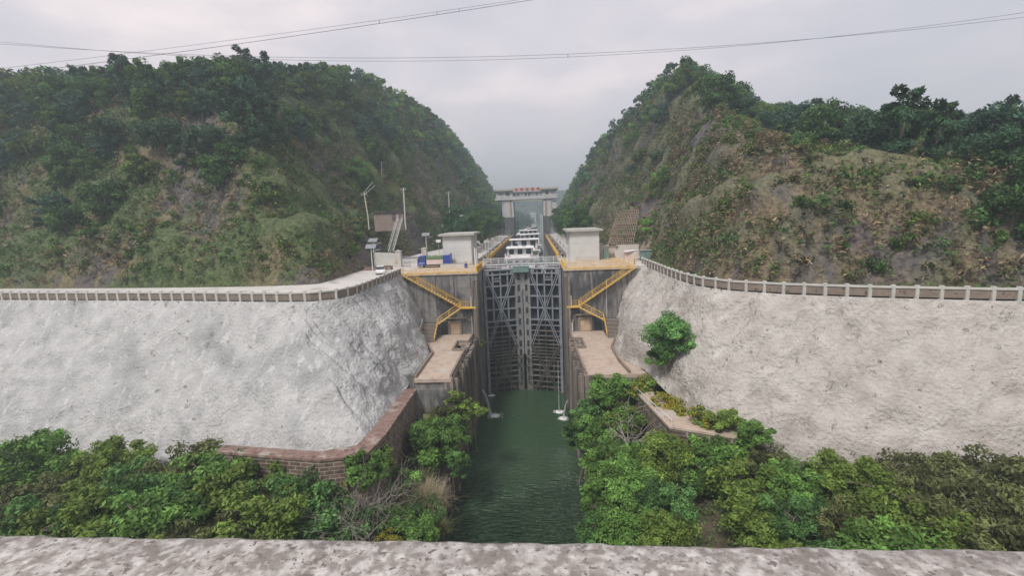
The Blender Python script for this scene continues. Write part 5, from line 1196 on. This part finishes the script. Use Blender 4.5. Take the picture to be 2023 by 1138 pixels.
scrub(right_h, (13, 110), (36, 330), 1, 32, 150000, 'scrub', 'dry brown grass and scrub clinging to the right cutting')

def bushes(hf, xs, ys, seed, n, name, label, key):
    rng = np.random.default_rng(seed); X = rng.uniform(*xs, n * 3); Y = rng.uniform(*ys, n * 3); Z, d = hf(X, Y); nn_ = np.array([mn.noise(Vector((x * .07, y * .07, z * .07))) for x, y, z in zip(X, Y, Z)])
    k = (d > 1) & (nn_ + rng.random(n * 3) * .5 > .12) & (Z - ZD < 60)
    for (cx, cy, cz, r, c) in PATCH[key]:
        if c is C_PINK or c is C_BARE or c is C_DKR: k &= np.sqrt((X - cx) ** 2 + (Y - cy) ** 2 + (Z - cz) ** 2) > r * .9
    X, Y, Z = X[k], Y[k], Z[k]; m = len(X); Vs, Qs, Cs = [], [], []; n0 = 0
    for i in range(m):
        R = .7 + 1.1 * rng.random() ** 2; c, r = clumps(rng, 6, R, R * 1.5, 0, .5); q = np.array([X[i], Y[i], Z[i] - .2])
        V, Q, C = leaves(rng, c + q, r, int(70 + 90 * R), .26, (G1 * .75, G2 * .8, OLV, G3 * .7, DRYC * .7)[rng.integers(0, 5)], cvar=.3); Vs.append(V); Qs.append(Q + n0); Cs.append(C); n0 += len(V)
    return tag(np_mesh(name, np.concatenate(Vs), np.concatenate(Qs), np.concatenate(Cs), M['leaf']), label, 'scrub', kind='stuff')
bushes(left_h, (-130, -18), (74, 260), 51, 1500, 'thicket', 'low green bushes growing thickly over the left cutting', 'left_hill')
bushes(right_h, (13, 100), (36, 260), 52, 1100, 'thicket', 'low green bushes dotted over the right cutting', 'right_hill')
# roadside trees along the chamber
def one_tree(x, y, z, seed, R, hgt, z0, n, size, col, name, label, cat='tree', group=None, **kw):
    t = make_tree(name, seed, R, hgt, z0, n, size, col, label, cat, **kw); t.location = (x, y, z); 
    if group: t['group'] = group
    return t
rt = []
rg = np.random.default_rng(5)
b1 = make_tree('camphor_tree', 201, 4.2, 11.5, 2.2, 5200, .34, G4 * 1.2, 'x', 'tree', K=34, csz=.30); b2 = make_tree('camphor_tree', 202, 3.8, 13.5, 2.0, 5200, .34, G2 * .9, 'x', 'tree', K=36, csz=.30)
bp_used = [False, False]
def rtree(x, y, s, nm, kk):
    global bp_used
    base = (b1, b2)[kk]
    o = base if not bp_used[kk] else copy_tree(base); bp_used[kk] = True
    o.location = (x, y, ZD - .1); o.rotation_euler.z = rg.random() * 6.28; o.scale = (s, s, s); o['label'] = 'dark leafy tree in the row along the %s side of the chamber' % nm; o['group'] = 'trees along the %s chamber' % nm
for i, y in enumerate((134, 141, 149, 157, 166, 176, 187, 199, 212, 226, 242)):
    rtree(-20.5 + rg.normal() * .8 + (i % 2) * 2.2, y, .82 + .2 * rg.random(), 'left', i % 2)
for i, y in enumerate((142, 149, 157, 166, 176, 187, 199, 212, 226, 242)):
    rtree(13.0 + rg.normal() * .6 + (i % 2) * 1.5 - max(0, (y - 180)) * .03, y, .84 + .2 * rg.random(), 'right', (i + 1) % 2)
# trees on the river bank beyond the gantry
bank = make_tree('riverbank_tree', 230, 5, 10, 1, 1800, .6, GT * .95, 'hazy tree on the river bank beyond the gantry building', 'tree', K=18); bank['group'] = 'trees on the far river bank'
for i in range(26):
    o = bank if i == 0 else copy_tree(bank); y = 350 + i * 16; o.location = (-17 - 6 * rg.random() + (i > 8) * (i - 8) * .9 - (i % 3) * 7, y, 25 + (i % 3) * 5); o.rotation_euler.z = i; o.scale = [.9 + .3 * rg.random()] * 3
Vs, Cs, Qs = [], [], []; n0 = 0
for k in range(900):
    x = rg.uniform(-160, 330); y = rg.uniform(1010, 1300); z = 62 + 18 * math.sin(x * .011 + 1) + .03 * (y - 1000); z = ZU - 3 + (z - ZU + 3) * float(sstep(0, 60, y - 1000))
    V, Q, C = leaves(rg, np.array([[x, y, z + 3]]), np.array([[6., 6, 6]]), 60, 2.4, GT * (.7 + .5 * rg.random())); Vs.append(V); Cs.append(C); Qs.append(Q + n0); n0 += len(V)
tag(np_mesh('far_wood', np.concatenate(Vs), np.concatenate(Qs), np.concatenate(Cs), M['leaf']), 'hazy blue woods on the far hills beyond the river', 'woods', kind='stuff')

# near vegetation, left
def at(px, py, y=None, z=None): return P(px, py, y=y) if z is None else P(px, py, z=z)
near = []
def crown_at(px, py, y, R, hgt, gz, seed, n, size, col, name, label, cat='tree', **kw):
    c = P(px, py, y=y); z0 = max(.3, c[2] - gz - hgt / 2)
    return one_tree(c[0], c[1], gz, seed, R, hgt, z0, n, size, col, name, label, cat, K=int(kw.pop('K', 34) * 1.9), csz=kw.pop('csz', .36) * .72, cvar=.38, shell=.35, limbs=14, **kw)
crown_at(866, 868, 56.5, 3.9, 6.0, 5, 301, 15000, .21, G1 * 1.05, 'broadleaf_tree', 'broad bushy green tree between the masonry wall and the left guide wall', csz=.34)
crown_at(905, 800, 61.5, 1.7, 4.6, 5, 302, 2600, .2, G3, 'young_tree', 'slim young tree with yellow green leaves against the left ribbed wall', K=16, csz=.36, r0=.08)
crown_at(938, 808, 62, 1.9, 3.0, 5.6, 303, 2300, .19, G3 * 1.1, 'climbing_shrub', 'loose shrub leaning from the left wall over the water', 'shrub', K=14, csz=.32, r0=.06)
crown_at(868, 822, 61, 2.0, 2.0, 5, 304, 2600, .18, OLV, 'climbing_shrub', 'olive shrub in the corner below the left platform', 'shrub', K=14, r0=.06)
crown_at(905, 915, 53.5, 1.6, 3.4, 5, 305, 3600, .18, G2 * 1.1, 'shrub', 'dark green shrub beside the left guide wall top', 'shrub', K=14, r0=.06)
crown_at(735, 912, 47, 2.2, 2.2, 9, 306, 4200, .2, G3 * .9, 'shrub', 'pale green bush at the near end of the red wall coping', 'shrub', K=16, r0=.06)
crown_at(722, 925, 43.6, 2.3, 3.2, 8, 320, 6500, .2, G1 * .9, 'broadleaf_shrub', 'green bush covering the near corner of the masonry wall', 'shrub', K=20, r0=.07)
crown_at(700, 930, 45, 1.8, 2.2, 9, 307, 3000, .19, OLV, 'shrub', 'orange tinged bush at the foot of the grey slope', 'shrub', K=14, r0=.06, alt=np.array([.35, .2, .06]), altp=.4)
crown_at(790, 945, 49.5, 2.1, 2.4, 6, 308, 5000, .16, G1 * 1.25, 'shrub', 'bright green bush left of the pampas clump', 'shrub', K=16, r0=.06)
crown_at(832, 1010, 46, 2.4, 2.6, 5, 309, 7500, .15, G2, 'shrub', 'dark green bush below the pampas clump', 'shrub', K=22, r0=.06)
crown_at(778, 1035, 43.5, 2.2, 2.6, 6, 310, 6500, .13, G1, 'shrub', 'mid green bush behind the yellow flowers', 'shrub', K=18, r0=.05)
crown_at(825, 1066, 41.5, 2.1, 2.4, 6, 311, 6000, .14, G1 * 1.1, 'shrub', 'green bush right of the yellow flowers', 'shrub', K=18, r0=.05)
crown_at(768, 1068, 40.5, 1.3, 1.6, 6.2, 312, 4200, .085, G3, 'flowering_shrub', 'yellow flowering bush just above the parapet', 'shrub', K=14, r0=.04, alt=YEL, altp=.6)
crown_at(718, 1045, 42, 2.1, 2.4, 7, 313, 3600, .13, np.array([.10, .085, .06]), 'shrub', 'brown half dead bush in the lower left thicket', 'shrub', K=18, r0=.05)
# grass verge strip beside guide wall
def reeds(x, y, z, n, Lh, spread, col, name, label, seed, wdt=.03, droop=.9):
    rng = np.random.default_rng(seed); t = thing(name, (x, y, z), label, 'grass clump'); V = []; Q = []; C = []
    for i in range(n):
        a = rng.random() * 6.28; l = Lh * (.6 + .5 * rng.random()); sp = spread * (.3 + .7 * rng.random()); bx, by = rng.normal(size=2) * .22 * spread
        dx, dy = math.cos(a), math.sin(a); c = col * (.6 + .8 * rng.random()); base = len(V)
        for k in range(6):
            f = k / 5; r = sp * f; zz = l * (f - droop * .45 * f * f * f * (sp / spread + .3)); wv = wdt * (1 - f * .8); px, py = bx + dx * r, by + dy * r
            V += [(px - dy * wv, py + dx * wv, zz), (px + dy * wv, py - dx * wv, zz)]; C += [c, c]
        Q += [(base + 2 * k, base + 2 * k + 1, base + 2 * k + 3, base + 2 * k + 2) for k in range(5)]
    o = np_mesh('blades', V, Q, np.array(C), M['leaf'], parent=t)
    m = LB(); m.tube([(0, 0, -.2), (0, 0, .15)], [.3, .2], 8); m.build('root_crown', M['deadwood'], t)
    return t
q = P(842, 1010, z=5.6); reeds(q[0], q[1], 5.3, 900, 4.6, 3.3, np.array([.36, .31, .20]), 'pampas_grass', 'big arching clump of pale dry pampas grass near the left guide wall', 41)
q = P(828, 965, z=6.0); reeds(q[0], q[1], 5.2, 420, 4.2, 2.4, np.array([.25, .27, .15]), 'pampas_grass', 'smaller greener pampas clump behind the big dry one', 42)
q = P(868, 1045, z=5.6); reeds(q[0], q[1], 5.2, 500, 1.6, 1.6, np.array([.14, .16, .06]), 'grass_tuft', 'olive grass tuft beside the left guide wall near the bottom', 43)
q = P(750, 1050, z=7); reeds(q[0], q[1], 6.5, 300, 2.6, 2.2, np.array([.3, .26, .2]), 'grass_tuft', 'dry grass tuft in the lower left thicket', 44)
# tangle of bare shrubs
def bare_shrub(x, y, z, h, seed, label, n=16, name='bare_shrub', mat='deadwood', r0=.05):
    rng = np.random.default_rng(seed); t = thing(name, (x, y, z), label, 'shrub'); m = LB()
    def grow(p, d, l, r, dep):
        pts = [p]; q = Vector(p)
        for i in range(4): d = (d + Vector(rng.normal(size=3)) * .22).normalized(); q = q + d * l / 4; pts.append(tuple(q))
        m.tube(pts, [r * (1 - .15 * i) for i in range(5)], 4, cap=False)
        if dep > 0:
            for k in range(4): j = int(rng.integers(1, 5)); grow(pts[j], (d + Vector(rng.normal(size=3)) * .7 + Vector((0, 0, .15))).normalized(), l * .62, r * .55, dep - 1)
    for i in range(n): grow((rng.normal() * .3, rng.normal() * .3, 0), (Vector((rng.normal() * .45, rng.normal() * .45, 1))).normalized(), h * (.5 + .3 * rng.random()), r0, 2)
    m.build('branches', M[mat], t); return t
for k, (px, py, gz, h) in enumerate(((738, 1062, 6.8, 6.6), (704, 1050, 8.0, 6.4), (772, 1052, 6.3, 5.2), (745, 1000, 7.0, 5.0), (712, 1085, 7.5, 4.6))):
    q = P(px, py, z=gz); bare_shrub(q[0], q[1], gz - .2, h, 60 + k, 'tangled grey leafless shrub, %s of the lower left thicket' % ('middle', 'leftmost', 'rightmost', 'rearmost', 'nearest')[k], 8)
q = P(1240, 880, y=52); bare_shrub(q[0], 52, q[2] - .5, 6.0, 71, 'bare pale branched tree standing among the right hand bushes', 4, 'bare_tree', r0=.12)
# a bowed root / loop by the masonry wall
t = thing('bowed_branch', (-16, 52, 7), 'thin bowed bare branch hanging by the stone wall', 'branch')
MB().tube([tuple(P(788 + 26 * math.sin(f * 1.5) * f + 10 * f, 880 + 36 * math.sin(f * math.pi / 2) - 10 * f * f, y=54)) for f in np.linspace(0, 1, 10)], .04, 5).build('stem', M['deadwood'], t)

# near vegetation, right
Rv = [
 (1205, 768, 61, 2.6, 4.2, 5.5, 401, 8200, .2, G1 * 1.25, 'young_tree', 'light green tree in front of the right platform edge', {}),
 (1235, 825, 57, 2.6, 2.6, 5.5, 402, 5600, .19, G1 * 1.1, 'young_tree', 'spreading green tree above the bare pale tree', dict(alt=np.array([.25, .16, .06]), altp=.12)),
 (1160, 815, 60, 2.2, 3.2, 5, 403, 5000, .18, G2 * 1.25, 'climbing_shrub', 'green climber hanging over the right ribbed wall', dict()),
 (1150, 845, 58, 1.9, 3.2, 5, 404, 4200, .17, OLV * 1.1, 'climbing_shrub', 'olive climber with seed heads on the right guide wall', dict(alt=DRYC, altp=.15)),
 (1180, 862, 54, 2.9, 4.4, 5, 405, 11000, .18, G1 * 1.1, 'broadleaf_shrub', 'rounded bright shrub nearest the water on the right bank', {}),
 (1142, 850, 55.5, 1.9, 4.2, 4.5, 406, 6000, .16, G2 * 1.2, 'broadleaf_shrub', 'dark narrow shrub at the very edge of the right guide wall', {}),
 (1268, 768, 62, 2.3, 3.4, 10, 407, 6500, .16, G1, 'flowering_shrub', 'yellow flowered shrub at the end of the right slope', dict(alt=YEL, altp=.28)),
 (1290, 800, 59, 1.8, 3.0, 10, 408, 4200, .17, G2 * 1.3, 'broadleaf_shrub', 'grey green shrub on the right stone wall', {}),
 (1318, 800, 56, 1.9, 2.4, 12, 409, 4200, .14, G3, 'flowering_shrub', 'yellow leaved bush at the foot of the beige slope', dict(alt=YEL, altp=.55)),
 (1322, 662, 60, 3.1, 5.2, 17.5, 410, 14000, .18, G2 * 1.35, 'hanging_shrub', 'big rounded dark green bush growing on the beige slope', dict(csz=.4)),
 (1205, 915, 48, 2.7, 4.2, 5, 411, 12000, .17, G1 * 1.25, 'broadleaf_tree', 'green tree leaning over the right guide wall', {}),
 (1265, 905, 50, 2.6, 3.8, 6, 412, 10500, .17, G1 * 1.0, 'broadleaf_tree', 'tree crown left of the bare pale trunk', {}),
 (1315, 905, 47, 3.0, 4.6, 8, 413, 13000, .17, G3 * .95, 'broadleaf_tree', 'light green tree at the right, in front of the stone wall', {}),
 (1250, 970, 42, 3.1, 4.6, 6, 414, 16000, .16, G1 * 1.15, 'broadleaf_tree', 'large bright tree in the middle of the right thicket', {}),
 (1195, 985, 42, 2.1, 3.8, 5, 415, 8500, .15, G1, 'broadleaf_shrub', 'drooping bush overhanging the near end of the right wall', {}),
 (1310, 1000, 39, 2.7, 4.2, 7, 416, 13500, .15, G2 * 1.2, 'broadleaf_tree', 'darker tree in the lower right thicket', {}),
 (1240, 1045, 36, 2.6, 3.4, 5.5, 417, 13000, .14, G1 * 1.0, 'broadleaf_shrub', 'low green bush just above the parapet', {}),
 (1180, 1045, 37, 1.7, 3.0, 5, 418, 7000, .14, G2 * 1.1, 'broadleaf_shrub', 'low dark bush by the water just above the parapet', {}),
 (1320, 1060, 34, 2.2, 3.0, 7, 419, 8500, .13, G3 * .9, 'broadleaf_shrub', 'yellow green bush at the bottom right above the parapet', {})]
for (px, py, y, R, h, gz, sd_, n, sz, col, nm, lb, kw) in Rv: crown_at(px, py, y, R, h, gz, sd_, n, sz, col, nm, lb, 'shrub' if 'shrub' in nm else 'tree', **kw)
crown_at(1304, 702, 60.5, 1.7, 3.0, 16, 420, 4200, .17, G1 * .9, 'hanging_shrub', 'smaller green shrub trailing below the big bush on the beige slope', 'shrub', K=14, csz=.4, r0=.06)
for x, y, s_, lb in ((17.6, 50.6, 1.7, 'yellow flecked bush at the far end of the right stone ledge'), (19.8, 48.8, 1.9, 'green bush covering the right stone ledge'), (21.8, 47.0, 1.8, 'green bush at the outer tip of the right stone ledge'), (16.0, 53.6, 1.1, 'low yellow flowering bush on the right stone ledge')):
    one_tree(x, y, 12.6, int(700 + x * 3), s_, s_ * 1.7, .2, int(3200 * s_), .16, (G1, G3, G2)[int(x) % 3], 'ledge_bush', lb, 'shrub', K=30, csz=.26, r0=.06, cvar=.38, shell=.35, **(dict(alt=YEL, altp=.35) if 'yellow' in lb else {}))
def weeds(pts_top, pts_bot, seed, n, name, label):
    rng = np.random.default_rng(seed); T = resample(pts_top, 400); B = resample(pts_bot, 400); C_ = []; 
    for i in range(n):
        k = int(rng.integers(0, 400)); v = (rng.random() ** 2.2) * .9 if i % 3 else rng.random(); p = T[k] * (1 - v) + B[k] * v; o = B[k] - T[k]; o[2] = 0; o /= max(np.linalg.norm(o), .1)
        C_.append(p + o * (.55 * math.sin(math.pi * v) * 1.6 + .05))
    C_ = np.array(C_); m = len(C_); V, Q, C = leaves(rng, C_, np.full((m, 3), .28) * (.5 + rng.random((m, 1))), np.full(m, 14), .13, np.array([1., 1, 1]), up=.9, asp=.2, cvar=.3)
    return tag(np_mesh(name, V, Q, C * np.repeat(np.array([G1 * .8, OLV, DRYC * .7])[rng.integers(0, 3, m)], 56, axis=0), M['leaf']), label, 'weeds', kind='stuff')
weeds(ltop, lbot, 81, 420, 'slope_weeds', 'sparse weeds rooted in cracks of the left shotcrete')
weeds(rtop, rbot, 82, 420, 'slope_weeds', 'sparse weeds rooted in cracks of the right shotcrete')
# bushes and trees on the two open banks either side
bank_p = [make_tree('bank_bush', 500 + k, 2.9, 3.6, .3, 8000, .18, c, 'x', 'shrub', K=60, csz=.24, cvar=.38, shell=.35, limbs=12) for k, c in enumerate((G1 * 1.1, G2 * 1.2, OLV, G3 * .9))]
bank_u = [False] * 4
def bank_put(x, y, z, s, nm):
    k = int(rg.integers(0, 4)); o = copy_tree(bank_p[k]) if bank_u[k] else bank_p[k]; bank_u[k] = True
    o.location = (x, y, z); o.scale = (s, s, s); o.rotation_euler.z = rg.random() * 6.28; o['label'] = '%s bush %s of the %s bank, %s' % (('bright green', 'dark green', 'olive', 'yellow green')[k], 'by the parapet' if y < 27 else 'midway up the thicket' if y < 38 else 'under the shotcrete', nm, ('far out' if abs(x) / y > .8 else 'further out' if abs(x) / y > .55 else 'near the channel')); o['group'] = 'bushes on the lower %s bank' % nm
done = []
for x, y, s in ((-18.2, 42.6, 1.25), (-21.4, 41.4, 1.35), (-25.2, 42.0, 1.4), (-29.5, 42.6, 1.45), (-33.6, 43.6, 1.4), (-20, 38.5, 1.2), (-37.5, 45.5, 1.35)): done.append((x, y)); bank_put(x, y, float(lg_left(np.array(x), 0)) - .2, s, 'left')
for k in range(900):
    x = rg.uniform(-95, -19); y = rg.uniform(16, 54)
    if -x > y * 1.15 + 6 or y > np.interp(-x, [19, 22, 34, 52, 78, 95], [43.5, 42, 43.5, 49, 54, 56]) - .5: continue
    if any((x - a) ** 2 + (y - b) ** 2 < 3.5 ** 2 for a, b in done): continue
    v = vis(np.array([x, y, 12.])); 
    if v is None or v[0] > 700: continue
    done.append((x, y)); bank_put(x, y, float(lg_left(np.array(x), 0)) - .2, .95 + .55 * rg.random(), 'left')
done = []
for k in range(900):
    x = rg.uniform(15, 90); y = rg.uniform(14, 58)
    if x > y * 1.15 + 6 or y > np.interp(x, [15, 20, 24, 33, 48, 78], [60, 50, 45, 41, 37, 29]) - 1: continue
    if any((x - a) ** 2 + (y - b) ** 2 < 3.5 ** 2 for a, b in done): continue
    v = vis(np.array([x, y, 12.]))
    if v is None or v[0] < 1310: continue
    done.append((x, y)); bank_put(x, y, float(lg_right(np.array(x), 0)) - .2, .8 + .5 * rg.random(), 'right')
# ground cover between the bushes
def cover(name, xs, ys, fn, n, seed, cond, label):
    rng = np.random.default_rng(seed); X = rng.uniform(*xs, n); Y = rng.uniform(*ys, n); k = cond(X, Y); X, Y = X[k], Y[k]; Z = fn(X, Y)
    col = np.array([G1, G2 * 1.1, OLV, DRYC * .7])[rng.integers(0, 4, len(X))]
    V, Q, C = leaves(rng, np.stack([X, Y, Z + .3], -1), np.full((len(X), 3), .55), np.full(len(X), 10), .16, np.array([1., 1, 1]), up=.8)
    return tag(np_mesh(name, V, Q, C * np.repeat(col, 40, axis=0), M['leaf']), label, 'ground cover', kind='stuff')
cover('ground_cover', (-75, XL - 2), (14, 62), lambda X, Y: lg_left(X, Y), 9000, 1, lambda X, Y: (X > -19) | (Y < np.interp(-X, [19, 22, 34, 52, 78], [44, 42, 44, 49, 54])), 'low weeds covering the ground of the left bank')
cover('ground_cover', (XR + 2, 75), (14, 62), lambda X, Y: lg_right(X, Y), 9000, 2, lambda X, Y: (X < 15) | (Y < np.interp(X, [15, 20, 24, 33, 48, 78], [60, 50, 45, 41, 37, 29])), 'low weeds covering the ground of the right bank')
cover('verge_grass', (21, 60), (50, 100), lambda X, Y: ZD + 0 * X, 3500, 3, lambda X, Y: (right_h(X, Y)[1] < 1.0) & (X > np.interp(Y, [44, 50, 56, 60, 64, 70, 100], [60, 42, 28, 24, 22, 21.2, 21.2])), 'grass verge behind the right balustrade')
# creepers and moss on walls
for (px, py, y, s, lb) in ((951, 672, 87.5, .8, 'small green plant rooted in the left corner pier beside the gate'),):
    q = P(px, py, y=y); one_tree(q[0] + .3, y - .7, q[2] - 1.5, 600, s, 2.0, .2, 900, .14, G3 * .9, 'wall_plant', lb, 'plant', K=8, r0=.03)
# bright green bush clumps on the hillsides
for k, (px, py, R, h, col, lb, sd) in enumerate(((700, 360, 4.5, 7, G2, 'dark green tree at the left of the bright grass slope', 'L'), (700, 335, 4, 5, G1, 'bright leafy tree above the dark one at the left slope', 'L'), (692, 490, 1.6, 3, G3, 'bright green sapling at the foot of the left bank', 'L'),
        (1305, 370, 3.4, 5, G3, 'bright yellow green bush high on the right cutting', 'R'), (1318, 345, 3, 4, G1 * 1.2, 'green bush above the bright one on the right cutting', 'R'), (1310, 305, 3.2, 4, np.array([.08, .12, .06]), 'grey green bush below the dark rock face on the right', 'R'), (1287, 438, 1.8, 5, G1 * 1.5, 'vivid green creeper beside the reinforcing mesh', 'R'), (1285, 455, 1.6, 4, G1 * 1.4, 'vivid green creeper hanging below the other by the mesh', 'R'), (1255, 335, 2.4, 3, GT, 'blue green bush beside the bare gully', 'R'), (1195, 355, 2.6, 3.4, G2, 'dark bush in the dry grass of the right cutting', 'R'))):
    q = march(left_h if sd == 'L' else right_h, px, py); one_tree(q[0] + (-.3 if sd == 'R' else .3), q[1] - .5, q[2] - h * .5, 620 + k, R, h, .2, int(1900 * R), .2, col, 'hillside_bush', lb, 'bush', K=16, r0=.1)

# ------------------------------------------------------------------ bridge parapet the camera looks over
t = thing('bridge_parapet', (0, .2, 35.4), 'blotchy weathered concrete parapet in the foreground', 'parapet'); PARA = t
rows = []
xs = np.concatenate([np.linspace(-12, -1.2, 30), np.linspace(-1.18, 1.18, 240), np.linspace(1.2, 12, 30)])
prof = [(.487, -.9), (.487, -.05), (.485, -.02), (.479, -.006), (.469, .0), (.44, .001), (.40, .001), (.37, .001), (.34, 0), (.30, 0), (.2, 0), (.12, 0), (.105, -.01), (.1, -.04), (.1, -.9)]
for (yy, dz) in prof:
    rows.append([(x, yy + (.002 * fb(x * 9, yy * 5, 1) + .0022 * fb(x * 40, yy, 2) if yy > .45 else 0) , 36.65 + dz + .0014 * fb(x * 30, yy * 30, 4)) for x in xs])
MB().grid([r[::-1] for r in rows]).build('wall', M['stone'], t, smooth=True); t.rotation_euler.z = R_(-1.6)
tag(MB().box(-60, 60, -9, .46, 34.6, 35.75).build('bridge_deck', M['pole']), kind='structure')

# ------------------------------------------------------------------ haze
mh = bpy.data.materials.new('haze'); mh.use_nodes = True; nn = mh.node_tree.nodes; nn.remove(nn['Principled BSDF']); pv = nn.new('ShaderNodeVolumePrincipled'); pv.inputs['Color'].default_value = (.72, .85, .90, 1); pv.inputs['Density'].default_value = HAZE; pv.inputs['Anisotropy'].default_value = .2
mh.node_tree.links.new(pv.outputs[0], nn['Material Output'].inputs['Volume'])
tag(MB().box(-2700, 2700, -1700, 3300, -4, 135).build('haze', mh), kind='stuff')
for k, u in enumerate(pused):
    if not u:
        for ch in list(protos[k].children): bpy.data.objects.remove(ch)
        bpy.data.objects.remove(protos[k])
